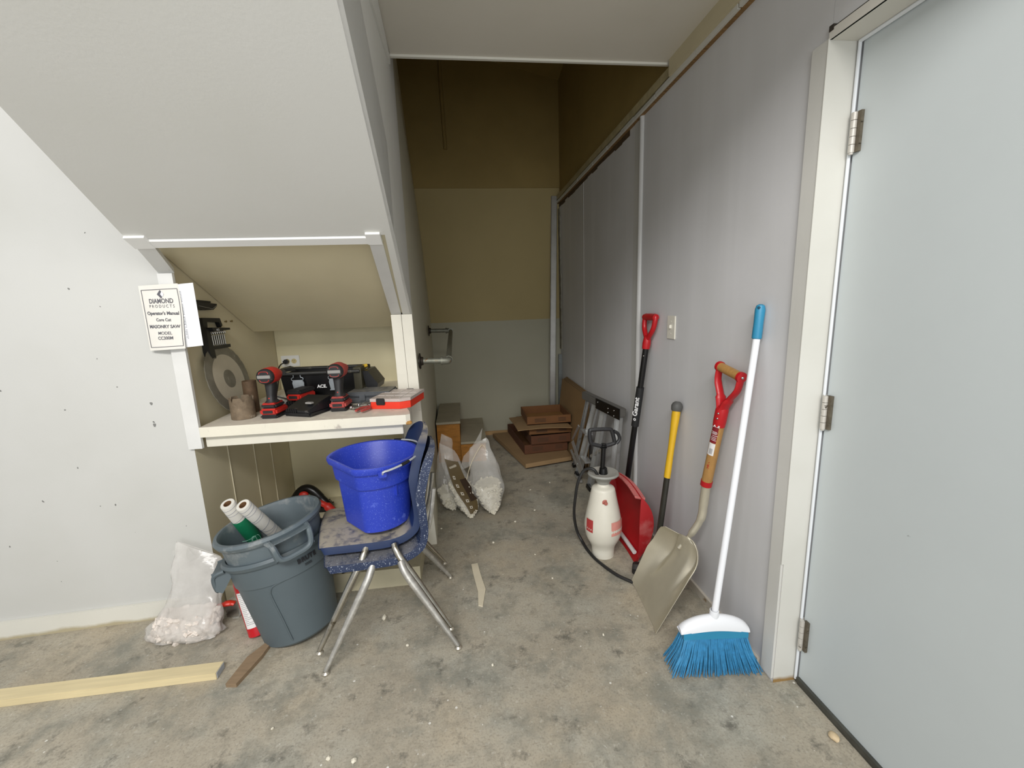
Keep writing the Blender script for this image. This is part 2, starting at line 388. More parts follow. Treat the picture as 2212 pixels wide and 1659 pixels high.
# sloping ceiling inside the alcove
mb = MB(); R = []
for y in (1.79, 2.63):
    z = 1.584-.525*(y-2.03); R.append([(-1.19, y, z), (-.312, y, z), (-.312, y, z+.02), (-1.19, y, z+.02)])
mb.rings(R); struct('ceiling_alcove', mb, wallmat('alcove_ceiling_paint', C(222, 212, 180), mott=.03), smooth=0)
struct('ceiling_alcove_top', MB().b2((-1.19, 2.55, 1.42), (-.312, 2.9, 1.45)), YELW_SHADE, smooth=0)
# jamb boards
struct('trim_6', MB().b2((-1.208, 1.929, .797), (-1.152, 1.944, 1.5435)), TRIMW, smooth=0)
mb = MB()
for (z0, xa), (z1, xb) in [((0, -.329), (1.34, -.362))]:
    mb.rings([[(xa, 2.325, z0), (xa+.052, 2.325, z0), (xa+.052, 2.352, z0), (xa, 2.352, z0)], [(xb, 2.325, z1), (xb+.052, 2.325, z1), (xb+.052, 2.352, z1), (xb, 2.352, z1)]])
mb.b2((-.36, 2.352, 0.098), (-.315, 2.9, 1.35))
struct('trim_7', mb, CREAMT, smooth=0)
mb = MB(); mb.rings([[(xa, 2.328, z), (xb, 2.328, z), (xb, 2.36, z), (xa, 2.36, z)] for z, xa, xb in ((0, -.275, -.209), (.65, -.2925, -.238), (1.34, -.308, -.253))])
struct('trim_8', mb, CREAMT, smooth=0)

# left wall of the passage (slightly out of true) with the stair side panel in front of it
FX = [(0, -.209), (.65, -.238), (1.34, -.254), (2.0, -.262), (2.9, -.285), (3.7, -.31)]
BX = [(0, -.293), (.65, -.293), (1.34, -.302), (2.0, -.335), (2.9, -.40), (3.7, -.48)]
mb = MB(); R = []
for (z, a), (_, b) in zip(FX, BX): R.append([(a, 2.362, z), (b, 4.418, z), (b-.05, 4.418, z), (a-.05, 2.362, z)][::-1])
mb.rings(R[::-1] if False else R); struct('wall_passage_left', mb, CORRW, smooth=0)
mb = MB(); Y = [.45, 2.34]
P5 = [(.45, sof(.45)), (2.34, sof(2.34)), (2.34, 2.6), (.45, 2.6)]
pp = lambda dx: [(xr(y)+dx, y, z) for y, z in P5]
mb.rings([pp(-.012), pp(0)], True, True, True); struct('wall_stair_side', mb, SOFF, smooth=0)
mb = MB(); q = [(1.2, 2.25), (2.07, 2.395), (2.10, 2.43), (1.2, 2.43)]
mb.rings([[(xr(y)+d, y, z) for y, z in q] for d in (0, .008)]); struct('trim_10', mb, SOFF, smooth=0)

struct('wall_back', MB().b2((-.62, 4.42, 0), (1.3, 4.5, 3.95)), BACKW, smooth=0)
struct('wall_back_upper', MB().b2((-.62, 4.408, 2.50), (1.052, 4.4195, 3.95)), YELW_SHADE, smooth=0)  # panel over the back wall; ceiling's shade is put into its darker colour
struct('trim_11', MB().tube([(-.065, 4.402, 3.95), (-.06, 4.402, 3.4), (-.05, 4.402, 2.84)], .024, 8, flat=.7), YELW_SHADE)
struct('trim_12', MB().b2((.0, 4.405, 0), (1.04, 4.42, .04)), mat('raw_pine', C(196, 160, 112), .7, var=.12, vscale=10), smooth=0)
struct('wall_passage_end_left', MB().b2((-.75, 2.36, 1.8), (-.55, 4.42, 3.95)), YELW_SHADE, smooth=0)
mb = MB(); mb.add([(-.7, 4.425, 3.85), (1.3, 4.425, 3.40), (1.3, 2.0, 3.8), (-.7, 2.0, 3.9), (-.7, 4.425, 3.95), (1.3, 4.425, 3.5), (1.3, 2.0, 3.9), (-.7, 2.0, 4.0)], [(0, 1, 2, 3), (7, 6, 5, 4), (0, 4, 5, 1), (1, 5, 6, 2), (2, 6, 7, 3), (3, 7, 4, 0)])
struct('ceiling_stairwell', mb, YELW_SHADE, smooth=0)
struct('wall_stairwell_front', MB().b2((-1.3, 1.98, 2.60), (1.3, 2.08, 3.9)), YELW_SHADE, smooth=0)

struct('wall_right', MB().b2((1.046, 1.19, 0), (1.25, 4.5, 2.37)), RIGHTW, smooth=0)
struct('wall_right_above_door', MB().b2((1.046, -.2, 2.05), (1.25, 1.189, 2.37)), RIGHTW, smooth=0)
struct('wall_right_near', MB().b2((1.046, -3, 0), (1.25, .25, 2.37)), RIGHTW, smooth=0)
struct('wall_right_upper', MB().b2((1.052, -1, 2.371), (1.25, 4.5, 3.95)), YELW_SHADE, smooth=0)
struct('ceiling', MB().b2((-.235, .1, 2.442), (1.045, 2.095, 2.6)), CEILM, smooth=0)
struct('trim_13', MB().b2((-.245, 2.085, 2.433), (1.04, 2.10, 2.452)), mat('ceiling_edge_strip', C(214, 212, 202), .5), smooth=0)
struct('trim_14', MB().b2((1.008, .1, 2.372), (1.045, 2.06, 2.442)), mat('cove_board', C(196, 186, 156), .6, var=.08, bump=.1), smooth=0)
mb = MB(); mb.use(WOODR).b2((1.03, .1, 2.35), (1.047, 4.42, 2.372))
mb.use(mat('ledge_cream', C(176, 164, 126), .7, var=.2, vscale=15, bump=.3)).b2((1.02, 2.062, 2.385), (1.052, 4.42, 2.425))
PEEL = mat('peeled_white_edge', C(206, 205, 198), .6)
random.seed(3); y = .2
mb.use(PEEL)
while y < 4.3:
    L_ = random.uniform(.12, .5); t = .006+.004*random.random()
    mb.b2((1.018, y, 2.355), (1.032, min(4.4, y+L_), 2.366+t)); y += L_+random.choice((.004, .01, .05 if y > 2.3 else .005))
mb.use(mat('gap_dark_wood', C(84, 66, 40), .9, var=.3, vscale=20)).b2((1.035, .1, 2.37), (1.05, 4.42, 2.386))  # dark brown wood in the ledge gap and the ragged strips below
y = 2.6
while y < 4.4:
    mb.b2((1.0435, y, 2.31+random.uniform(0, .02)), (1.046, y+.12, 2.352)); y += .12
struct('trim_15', mb, WOODR, smooth=0)
mb = MB(); mb.tube([(1.045, 2.42, 0), (1.045, 2.42, 2.35)], .016, 12); mb.b2((1.0435, 2.44, 0), (1.0455, 2.52, 2.35)); struct('trim_16', mb, mat('batten_paint', C(200, 200, 198), .45, var=.05, vscale=3))
struct('trim_17', MB().b2((1.044, 3.55, 0), (1.0458, 3.556, 2.33)), mat('seam_light', C(205, 204, 200), .6), smooth=0)
# torn end of the wallboard in the back corner
mb = MB(); mb.use(mat('torn_board', C(150, 146, 132), .9, var=.3, vscale=20, bump=.4)); random.seed(5)
z = .9
while z < 2.3: mb.b2((1.035, 4.36-random.uniform(0, .03), z), (1.0455, 4.42, z+.07)); z += .07
struct('trim_18', mb, None, smooth=0)
struct('trim_19', MB().b2((1.037, 1.192, .015), (1.0458, 1.244, 2.05)), wallmat('casing_board_paint', C(208, 207, 202), mott=.03, grime=C(150, 112, 62), gz=.02), smooth=0)
struct('trim_20', MB().b2((1.045, 1.1885, 0), (1.1335, 1.1899, 2.05)).b2((1.036, 1.1880, .47), (1.045, 1.1905, 2.05)), wallmat('jamb_paint', C(208, 207, 200), mott=.03, grime=C(150, 120, 74), gz=.025), smooth=0)
struct('trim_21', MB().b2((1.040, -.2, 2.0475), (1.1335, 1.188, 2.0497)).b2((1.038, -.2, 2.0475), (1.0455, 1.19, 2.072)), mat('door_head_paint', C(212, 209, 200), .5, var=.04), smooth=0)
struct('trim_23', MB().b2((1.0435, -.2, 2.072), (1.0458, 1.188, 2.078)).b2((1.036, 1.176, 2.066), (1.0458, 1.19, 2.080)), mat('dark_gap', C(52, 46, 38), .9), smooth=0)
struct('baseboard_right', MB().b2((1.034, 1.26, 0), (1.0455, 2.4, .035)), mat('low_base', C(196, 190, 178), .7, var=.1, vscale=9, dirt=C(140, 118, 84), dirt_amt=.35, dscale=14), smooth=0)
struct('trim_22', MB().b2((1.128, .2, -.001), (1.15, 1.186, .012)), mat('threshold', C(92, 90, 84), .6, .3, var=.2, vscale=30), smooth=0)

# door with hinges, weatherstrip and sweep
D = MB().b2((1.131, .27, .012), (1.172, 1.176, 2.046), bev=.0015).build('door_1', DOORM, None, 30, kind='structure')
mb = MB()
for y, z, L_, a in ((.62, 1.42, .01, 0), (.66, 1.42, .006, 0), (.60, 1.395, .01, 0), (.5, 1.28, .012, 0), (.54, 1.28, .01, 0), (.62, 1.63, .008, 0), (.56, .98, .012, 0)):
    mb.lathe([(0.0001, 0), (L_*.6, 0), (L_*.6, .0006), (0.0001, .0006)], 10, TR(1.1308, y, z) @ RY(-PI/2))
mb.cyl((1.1308, .50, .42), (1.1308, .58, .44), .0012).cyl((1.1308, .56, .47), (1.1308, .59, .425), .001)
mb.build('mark', mat('scuff_mark', C(120, 124, 124), .7), D)
HB = mat('hinge_paint', C(196, 192, 184), .45, .2, dirt=C(90, 84, 74), dirt_amt=.3, dscale=60); HD = mat('hinge_dark', C(112, 104, 90), .5, .6, var=.3, vscale=60)
for z0, z1 in ((1.757, 1.862), (.95, 1.058), (.147, .262)):
    mb = MB().use(HB); k = 5
    for i in range(k):
        a = z0+(z1-z0)*i/k; b = z0+(z1-z0)*(i+1)/k-.0015; mb.lathe([(.0001, a), (.0075, a), (.0075, b), (.0001, b)], 12, TR(1.118, 1.168, 0))
    mb.lathe([(.0001, z0-.006), (.005, z0-.005), (.006, z0)], 12, TR(1.118, 1.168, 0)); mb.b2((1.118, 1.177, z0), (1.136, 1.1795, z1))
    h = mb.build('hinge', HB, D)
    mb = MB().b2((1.122, 1.150, z0), (1.1305, 1.166, z1)); mb.cyl((1.128, 1.15, z0+.02), (1.118, 1.146, z0+.02), .002).cyl((1.128, 1.15, z1-.03), (1.118, 1.146, z1-.03), .002); mb.build('hinge_leaf', HD, h)
MB().tube([(1.124, 1.180, .015), (1.124, 1.180, 2.045)], .0045, 8).tube([(1.124, .2, 2.043), (1.124, 1.18, 2.043)], .005, 8).build('weatherstrip', mat('weatherstrip', C(222, 226, 230), .5), D)
MB().b2((1.120, .27, .012), (1.1315, 1.172, .028)).b2((1.124, .27, .0), (1.1315, 1.172, .013)).build('door_sweep', mat('sweep_metal', C(84, 84, 78), .5, .4, var=.3, vscale=25), D)

# ================================================================== FIXED THINGS
# light switch
t = thing('light_switch', 'white single toggle light switch plate on the right passage wall above the shovels', 'light switch', (1.045, 2.02, 1.232))
IV = mat('ivory_plastic', C(225, 222, 210), .35)
MB().box((1.0425, 2.02, 1.232), (.006, .078, .115), bev=.002).build('cover_plate', IV, t)
MB().box((1.036, 2.02, 1.236), (.012, .009, .018), bev=.002).build('toggle', IV, t)
for z in (1.262, 1.202): MB().lathe([(.0001, 0), (.003, 0), (.003, .001), (.0001, .001)], 8, TR(1.0395, 2.02, z) @ RY(-PI/2)).build('screw', IV, t)
# outlet
t = thing('wall_outlet', 'white duplex electrical outlet with ivory sockets on the back wall above the workbench', 'outlet', (-1.11, 2.899, 1.06))
MB().box((-1.11, 2.8965, 1.06), (.112, .006, .072), bev=.002).build('cover_plate', mat('white_plastic', C(228, 228, 224), .35), t)
for x in (-1.13, -1.088):
    k = MB().lathe([(.0001, 0), (.0165, 0), (.0155, .003), (.0001, .003)], 20, TR(x, 2.8936, 1.06) @ RX(PI/2)).build('socket', mat('ivory_socket', C(206, 190, 140), .4), t)
    mb = MB()
    for dx, dz in ((-.005, .004), (.005, .004), (0, -.007)): mb.box((x+dx, 2.8902, 1.06+dz), (.002, .001, .006))
    mb.build('slot', mat('black_hole', C(30, 28, 24), .8), k)
t = thing('black_cable', 'black power cable plugged in the outlet, hanging down behind the left impact driver', 'cord', (-1.13, 2.88, 1.06))
BLK = mat('black_rubber', C(26, 26, 27), .5, var=.15)
MB().box((-1.13, 2.872, 1.06), (.028, .04, .028), bev=.007).build('plug', BLK, t)
MB().tube(cat([(-1.13, 2.855, 1.055), (-1.135, 2.80, 1.05), (-1.13, 2.74, 1.02), (-1.105, 2.66, .96), (-1.06, 2.50, .905), (-1.01, 2.38, .899), (-.96, 2.33, .899), (-.93, 2.31, .90)], 8), .0042, 8).build('cord', BLK, t)
# alcove screws
for y, sd in ((2.345, 'left'), (2.40, 'right')): tag(MB().cyl((-1.192, y, 1.336), (-1.184, y, 1.337), .003).lathe([(.0001, 0), (.006, 0), (.004, .003), (.0001, .003)], 8, TR(-1.184, y, 1.337) @ RY(PI/2)).build('wall_screw', mat('rusty_screw', C(120, 104, 66), .5, .6)), 'small brass screw in the alcove wall beside the wrench rack, %s one of the pair' % sd, 'screw', 'two screws in the alcove side wall')

# shelf
t = thing('workbench_shelf', 'cream painted wooden workbench shelf built into the alcove under the stairs', 'shelf', (-.7, 2.4, .80))
mb = MB(); mb.prism([(-1.150, 1.926), (-.272, 1.926), (-.254, 1.94), (-.262, 1.99), (-.350, 2.322), (-.364, 2.322), (-.364, 2.898), (-1.148, 2.898)], .848, .893)
mb.build('shelf_board', mat('shelf_paint', C(226, 221, 204), .45, var=.05, vscale=7, bump=.1, dirt=C(180, 172, 160), dirt_amt=.2, dscale=12, updust=C(196, 186, 176), up_amt=.6), t, smooth=0)
MB().b2((-1.148, 1.955, .795), (-.292, 1.974, .8475), bev=.002).build('apron', CREAMT, t, smooth=0)
MB().b2((-.362, 1.975, .795), (-.350, 2.32, .8475)).build('side_bracket', CREAMT, t, smooth=0)
MB().box((-.262, 1.935, .853), (.03, .02, .016), RZ(0), bev=.004).build('chipped_corner', mat('bare_wood', C(176, 132, 70), .8, var=.3, vscale=40), t, label='bare broken wood')

# pipe handrail on the passage wall
t = thing('pipe_handrail', 'grey galvanised pipe handrail with black flanges on the left passage wall', 'handrail', (-.255, 2.45, 1.075))
GP = mat('galvanised_pipe', C(128, 128, 116), .55, .6, var=.25, vscale=30, dirt=C(120, 96, 70), dirt_amt=.3, dscale=30)
a1, b1 = Vector((-.08, 2.455, 1.068)), Vector((-.085, 3.66, 1.175))
MB().cyl((-.25, 2.455, 1.072), a1, .0165).build('pipe', GP, t); MB().cyl(a1, b1, .0165).build('pipe', GP, t); MB().cyl((-.27, 3.66, 1.18), b1, .0165).build('pipe', GP, t)
for p, d in ((a1, 1), (b1, -1)):
    mb = MB().tube(cat([p+Vector((-.04, 0, 0)), p+Vector((-.012, 0, 0)), p+Vector((0, .012*d, 0)), p+Vector((0, .045*d, 0))], 5), .0205, 12)
    mb.tube([p+Vector((-.044, 0, 0)), p+Vector((-.032, 0, 0))], .0235, 12).tube([p+Vector((0, .036*d, 0)), p+Vector((0, .048*d, 0))], .0235, 12); mb.build('elbow', GP, t)
for y, z, x in ((2.455, 1.072, -.244), (3.66, 1.18, -.272)): MB().lathe([(.045, 0), (.045, .006), (.026, .009), (.022, .022), (.0165, .022)], 20, TR(x, y, z) @ RY(PI/2), True).build('flange', mat('black_iron', C(52, 44, 36), .6, .5, var=.3, vscale=30), t)

# wooden steps in the back corner
STEPT = mat('step_tread_dusty', C(172, 164, 142), .8, var=.12, vscale=8, dirt=C(196, 190, 175), dirt_amt=.2, dscale=14)
OSB = mat('raw_orange_wood', C(182, 124, 52), .75, var=.3, vscale=14, bump=.2, stretch=(1, 1, 4))
t = thing('wooden_steps', 'two dusty grey-topped wooden steps with bare orange risers in the back left corner', 'steps', (-.05, 4.0, 0))
MB().b2((-.262, 3.66, .355), (-.05, 4.418, .375)).build('tread', STEPT, t, smooth=0); MB().b2((-.055, 3.62, .175), (.175, 4.418, .195)).build('tread', STEPT, t, smooth=0)
MB().b2((-.26, 3.68, .0), (-.058, 3.70, .354)).b2((-.07, 3.70, .196), (-.058, 4.418, .354)).build('riser', OSB, t, smooth=0)
MB().b2((-.056, 3.64, .0), (.165, 3.66, .174)).b2((.15, 3.66, 0), (.165, 4.418, .174)).build('riser', OSB, t, smooth=0)

# ================================================================== THINGS ON THE LEFT WALL AND THE SHELF
PAP = mat('old_paper', C(224, 221, 213), .75, var=.05, vscale=12, dirt=C(206, 160, 84), dirt_amt=.02, dscale=14, dirt_sharp=.1)
PAP2 = mat('white_page', C(236, 238, 242), .75, var=.03); INK = mat('grey_ink', C(92, 92, 98), .8)
t = thing('operators_manual', 'curling operator manual booklet with bordered cover hanging open on the left jamb', 'manual', (-1.2, 1.92, 1.37))
cw, chh = .148, .262
def curl(u, v):   # cover page: u across (x), v down
    return (-1.280+cw*u+.004*math.sin(v*5)*u-.0*v, 1.921-.012*math.sin(u*PI)*(.4+.6*v)-.014*u*u*v, 1.496-chh*v-.010*u*math.sin(v*3)+.006*u)
MB().grid(lambda u, v: curl(v, u), 18, 14, .0012).build('cover_page', PAP, t, smooth=60)
MB().grid(lambda u, v: (-1.152+.078*v, 1.925-.006*math.sin(v*2.5), 1.497-(chh-.006)*u+.006*v), 12, 8, .0015).build('inner_page', PAP2, t, smooth=60)
mb = MB()
def onp(x, z, s=1):   # frame on the curled page
    u = x; v = z; p = Vector(curl(u, v)); e = .02
    du = (Vector(curl(u+e, v))-Vector(curl(u-e, v))).normalized(); dv = (Vector(curl(u, v-e))-Vector(curl(u, v+e))).normalized(); n = du.cross(dv).normalized()
    return frame(p+n*.0012, du, dv, n)
for s_, v, sz, b in (('DIAMOND', .24, .020, .0004), ('P R O D U C T S', .315, .0125, 0), ("Operator's Manual", .42, .0150, .0004), ('Core Cut', .52, .0140, .0003), ('MASONRY SAW', .625, .0150, .0004), ('MODEL', .73, .0145, .0001), ('CC300M', .81, .0150, .0003)):
    q = MB().text(s_, sz*1.25 if ' R ' not in s_ else sz*1.3, TR(0, 0, 0), .0001, bold=b*1.2)
    w_ = max(p.x for p in q.v)-min(p.x for p in q.v); tw = {'DIAMOND': .088, 'P R O D U C T S': .092, "Operator's Manual": .118, 'Core Cut': .056, 'MASONRY SAW': .118, 'MODEL': .054, 'CC300M': .060}[s_]
    vv = []
    for p in q.v:
        F = onp(.52+(p.x/w_*tw)/cw, v-p.y/chh); vv.append(F @ Vector((0, 0, p.z)))
    mb.add(vv, q.f)
fr = [(.06, .07), (.96, .07), (.96, .95), (.06, .95), (.06, .07)]
for (a, b), (c, d) in zip(fr, fr[1:]):
    pts = []
    for k in range(13):
        m_ = onp(a+(c-a)*k/12, b+(d-b)*k/12); pts.append(m_.translation)
    mb.tube(pts, .0011, 4)
m_ = onp(.54, .14); mb.prism([(0, .017), (.013, 0), (0, -.017), (-.013, 0)], 0, .0003, m_)
mb.build('printed_text', INK, t, smooth=0)
MB().prism([(.005, .012), (.011, 0), (.005, -.012), (-.002, 0)], .0004, .0007, onp(.55, .14)).build('printed_logo', PAP2, t, smooth=0)
mb = MB(); random.seed(2)
for i in range(34):
    z = 1.47-.0058*i
    if i % 9 == 8: continue
    mb.box((-1.122+random.uniform(-.002, .002), 1.9205, z), (random.uniform(.012, .02), .0004, .0018))
mb.build('page_lines', INK, t, smooth=0)

t = thing('black_clip_holder', 'small black plastic clip holder on the alcove wall above the wrench rack', 'holder', (-1.19, 2.17, 1.42))
mb = MB(); Mx = frame((-1.191, 2.18, 1.42), (0, 1, 0), (0, 0, 1), (1, 0, 0))
mb.prism([(-.09, .012), (.075, .004), (.075, -.006), (.04, -.024), (-.03, -.026), (-.09, -.012)], 0, .022, Mx); mb.prism([(-.09, .022), (.045, .016), (.045, .008), (-.09, .013)], 0, .012, Mx)
mb.build('body', BLK, t); MB(Mx).tube([(-.075, -.006, .0235), (.03, -.020, .0235), (.07, -.004, .0235)], .0013, 6).build('wire', ALU, t)
t = thing('wrench_rack', 'black plastic wrench rack on the alcove wall behind the grey diamond blade', 'rack', (-1.19, 2.21, 1.27))
Mx = frame((-1.191, 2.21, 1.26), (0, 1, 0), (0, 0, 1), (1, 0, 0)); mb = MB(Mx)
mb.prism([(-.09, .10), (.055, .095), (.07, .06), (.055, .05), (.045, .075), (-.055, .082), (-.06, .05), (-.09, .05)], 0, .02)
mb.prism([(-.09, .05), (-.06, .05), (-.045, -.10), (-.07, -.115), (-.09, -.06)], 0, .03)
mb.prism([(-.07, .054), (.085, .046), (.085, .036), (-.06, .036)], 0, .045); mb.prism([(-.06, .036), (.082, .036), (.1, -.06), (.09, -.09), (-.06, -.10)], 0, .010)
mb.prism([(-.07, -.035), (.1, -.035), (.1, -.05), (-.07, -.05)], .01, .028); mb.build('body', BLK, t)
MB(Mx).text('ACE', .014, TR(-.025, .041, .0455), .0002).build('printed_text', mat('white_print', C(225, 225, 225), .6), t, smooth=0)
STEEL = mat('chrome_steel', C(205, 205, 205), .22, 1, var=.1, vscale=30)
def wrench(i):
    y0 = -.045+.0175*i; L_ = .075+.004*i; mb = MB(Mx @ TR(y0, .028-.012, .016))
    mb.tube([(0, 0, 0), (.004, -L_*.5, 0), (.006, -L_, 0)], .0035, 8, flat=.6)
    mb.tube(cat([(-.006, .018, .002), (-.008, .008, .002), (0, 0, 0), (.008, .006, .002), (.007, .016, .002)], 4), .0028, 6)
    mb.tube([(math.cos(a)*.007+.006, -L_-.007+math.sin(a)*.007, 0) for a in [2*PI*k/12 for k in range(12)]], .0025, 6, closed=True)
    return tag(mb.build('wrench', STEEL, origin=tuple(Mx @ TR(y0, -.02, .016) @ Vector((0, 0, 0)))), 'chrome combination wrench in the black rack, %s from the left' % ['first', 'second', 'third', 'fourth', 'fifth', 'sixth', 'seventh', 'eighth'][i], 'wrench', 'wrenches in the black rack')
for i in range(8): wrench(i)

# diamond saw blade leaning on the alcove wall
n = Vector((math.cos(.20), -.03, math.sin(.20))).normalized(); yy = Vector((0, 1, 0)); yy = (yy-n*yy.dot(n)).normalized(); zz_ = n.cross(yy)
BM = frame(Vector((-1.140, 2.205, 1.062)), yy, zz_, n)
t = thing('saw_blade', 'large round grey diamond saw blade leaning on the alcove wall above the shelf', 'saw blade', (-1.10, 2.2, .895))
CORE = mat('blade_core', C(198, 190, 172), .55, .3, var=.08, vscale=9, dirt=C(140, 132, 116), dirt_amt=.2, dscale=18); RIMB = mat('blade_rim', C(140, 136, 124), .5, .5, var=.2, vscale=20, dirt=C(180, 178, 172), dirt_amt=.25, dscale=16)
MB(BM).lathe([(.0001, .002), (.122, .002), (.122, -.002), (.0001, -.002)], 72).build('blade_core', CORE, t)
rf = lambda a, r: r*(1+(.012 if r > .16 and math.sin(a*24) > -.8 else 0))
MB(BM).lathe([(.122, .003), (.160, .003), (.168, .002), (.168, -.002), (.160, -.003), (.122, -.003), (.122, .003)], 144, rf=rf).build('rim', RIMB, t)
MB(BM).lathe([(.013, .0025), (.045, .003), (.045, .002)], 40).lathe([(.0001, .0021), (.013, .0031), (.0135, .001)], 20).build('hub', RIMB, t)

RUST = mat('rusty_steel', C(128, 112, 92), .75, .3, var=.3, vscale=35, bump=.3, dirt=C(170, 160, 142), dirt_amt=.3, dscale=30); RUST2 = mat('brown_rust_steel', C(98, 78, 58), .7, .35, var=.35, vscale=30, bump=.3)
SH = .894
def core_bit(x, y, r, h, notch, m_, lab):
    mb = MB(TR(x, y, SH)); seg = 48
    def rad(R_, z): return [(R_*math.cos(2*PI*j/seg), R_*math.sin(2*PI*j/seg), z(j)) for j in range(seg)]
    top = (lambda j: h-.018 if notch and (j % 8) in (0, 1) else h)
    mb.rings([rad(r, lambda j: 0), rad(r, top), rad(r-.004, top), rad(r-.004, lambda j: .004)], True, True, True); return tag(mb.build('core_bit', m_, origin=(x, y, SH), smooth=20), lab, 'core drill bit')
core_bit(-1.030, 2.065, .050, .100, True, RUST, 'short wide rusty core bit with notched crown at the left end of the shelf')
core_bit(-1.045, 2.190, .031, .155, False, RUST2, 'tall narrow brown core bit tube standing behind the notched one')

RED = mat('tool_red', C(184, 40, 30), .45, var=.12, vscale=20, dirt=C(120, 60, 52), dirt_amt=.15, dscale=30); TBLK = mat('tool_black', C(34, 33, 34), .55, var=.2, vscale=25, dirt=C(92, 86, 80), dirt_amt=.2, dscale=30); TGRY = mat('tool_grey_band', C(140, 138, 134), .5)
DRED = mat('dusty_red', C(168, 66, 60), .6, var=.2, vscale=20)
def driver(x, y, rz, lab, red, nose=.09):
    t = thing('cordless_driver', lab, 'cordless drill', (x, y, SH)); M_ = TR(x, y, SH) @ RZ(rz) @ Matrix.Diagonal((1.02, 1, .94, 1))
    H = M_ @ TR(0, .0, .205) @ RX(-PI/2) @ Matrix.Diagonal((1.08, 1.08, .86, 1))       # head axis along +y
    MB(H).lathe([(.0345, -.035), (.0375, -.02), (.0375, .035), (.032, .055), (.022, .075), (.020, nose), (.0001, nose)], 28).build('motor_housing', red, t)
    c = MB(H).lathe([(.0001, -.052), (.029, -.0515), (.0340, -.046), (.0355, -.036), (.0355, -.026)], 28).build('rear_cap', TBLK, t)
    MB(M_).box((0, -.0460, .205), (.058, .005, .016), bev=.002).build('band', TGRY, c)
    for s_ in (1, -1): MB(M_).tube(cat([(-.02, -.0455, .205+s_*.014), (-.014, -.0445, .205+s_*.024), (.014, -.0445, .205+s_*.024), (.02, -.0455, .205+s_*.014)], 5), .0016, 6).build('vent', red, c)
    MB(H).lathe([(.0001, nose+.03), (.008, nose+.03), (.012, nose+.02), (.014, nose)], 16).build('chuck', mat('chuck_steel', C(90, 88, 84), .35, .9), t)
    def ring(w, d, z, cy=0): return [(w*math.copysign(abs(math.cos(a))**.7, math.cos(a)), cy+d*math.copysign(abs(math.sin(a))**.7, math.sin(a)), z) for a in [2*PI*k/20 for k in range(20)]]
    MB(M_).rings([ring(.024, .026, .180, .006), ring(.021, .028, .15, .006), ring(.017, .025, .11, .0), ring(.018, .025, .085, -.004), ring(.028, .036, .073, -.002)]).build('handle', TBLK, t)
    MB(M_).box((0, .038, .150), (.016, .014, .034), bev=.004).build('trigger', red, t)
    f = MB(M_).box((0, .0, .060), (.068, .088, .026), bev=.008).build('foot', TBLK, t)
    MB(M_).box((0, -.002, .069), (.058, .078, .012), bev=.004).build('foot_plate', red, f)
    b = MB(M_).box((0, .004, .032), (.076, .112, .032), bev=.008).build('battery', red, t)
    MB(M_).box((0, .004, .009), (.078, .114, .018), bev=.007).build('battery_base', TBLK, b)
    MB(M_).box((0, -.0522, .033), (.044, .003, .014), bev=.001).build('battery_latch', TBLK, b)
    mb = MB(M_).text('XC', .011, TR(0, -.0540, .033) @ RX(PI/2), .0001) if False else None
    MB(M_).ball((.0, -.024, .095), .005).build('light_button', red, t)
driver(-.892, 2.06, -.10, 'bright red and black cordless impact driver standing left of the black battery charger', RED)
driver(-.605, 2.120, -.05, 'dusty faded red and black cordless drill standing in front of the black toolbox', DRED, .12)

def batt_pack(x, y, z, rz):
    t = thing('battery_pack', 'red and black battery pack with dusty top lying behind the black charger', 'battery', (x, y, z)); M_ = TR(x, y, z) @ RZ(rz)
    MB(M_).box((0, 0, .017), (.080, .125, .030), bev=.007).build('battery_body', RED, t); MB(M_).box((0, .002, .042), (.078, .125, .022), bev=.006).build('battery_top', TBLK, t)
    MB(M_).box((0, -.0625, .018), (.046, .003, .014), bev=.001).build('battery_latch', TBLK, t)
CH = mat('charger_black', C(24, 25, 28), .35, var=.2, vscale=20, dirt=C(84, 80, 78), dirt_amt=.25, dscale=30)
def charger(x, y, z, rz, w, l, h, lab, label=True):
    t = thing('battery_charger', lab, 'charger', (x, y, z)); M_ = TR(x, y, z) @ RZ(rz)
    MB(M_).box((0, 0, .012), (w, l, .024), bev=.007).build('charger_base', CH, t)
    R = []
    for yy_, hh, ww in ((-l/2+.004, .030, .9), (-l/2+.03, .040, .94), (0, h*.8, .95), (l/2-.01, h, .92)): R.append([(-w/2*ww, yy_, .02), (w/2*ww, yy_, .02), (w/2*ww*.93, yy_, hh), (-w/2*ww*.93, yy_, hh)][::-1])
    MB(M_).rings(R).build('charger_body', CH, t, smooth=20); s_ = MB(M_)
    for k in range(5): s_.box((-w*.34+.012*k, -l/2+.002, .028), (.005, .006, .018))
    s_.build('vent', BLK, t); MB(M_).box((w*.22, -l/2+.05, h*.78), (.035, .02, .008), bev=.002).build('label_sticker', mat('grey_label', C(150, 148, 144), .5), t)
charger(-.742, 2.088, SH, -.42, .155, .165, .072, 'black battery charger lying between the two cordless drivers at the shelf front')
charger(-.835, 2.255, SH, -.25, .11, .13, .035, 'flat black battery charger under the red battery pack')
batt_pack(-.830, 2.245, SH+.041, -.30)

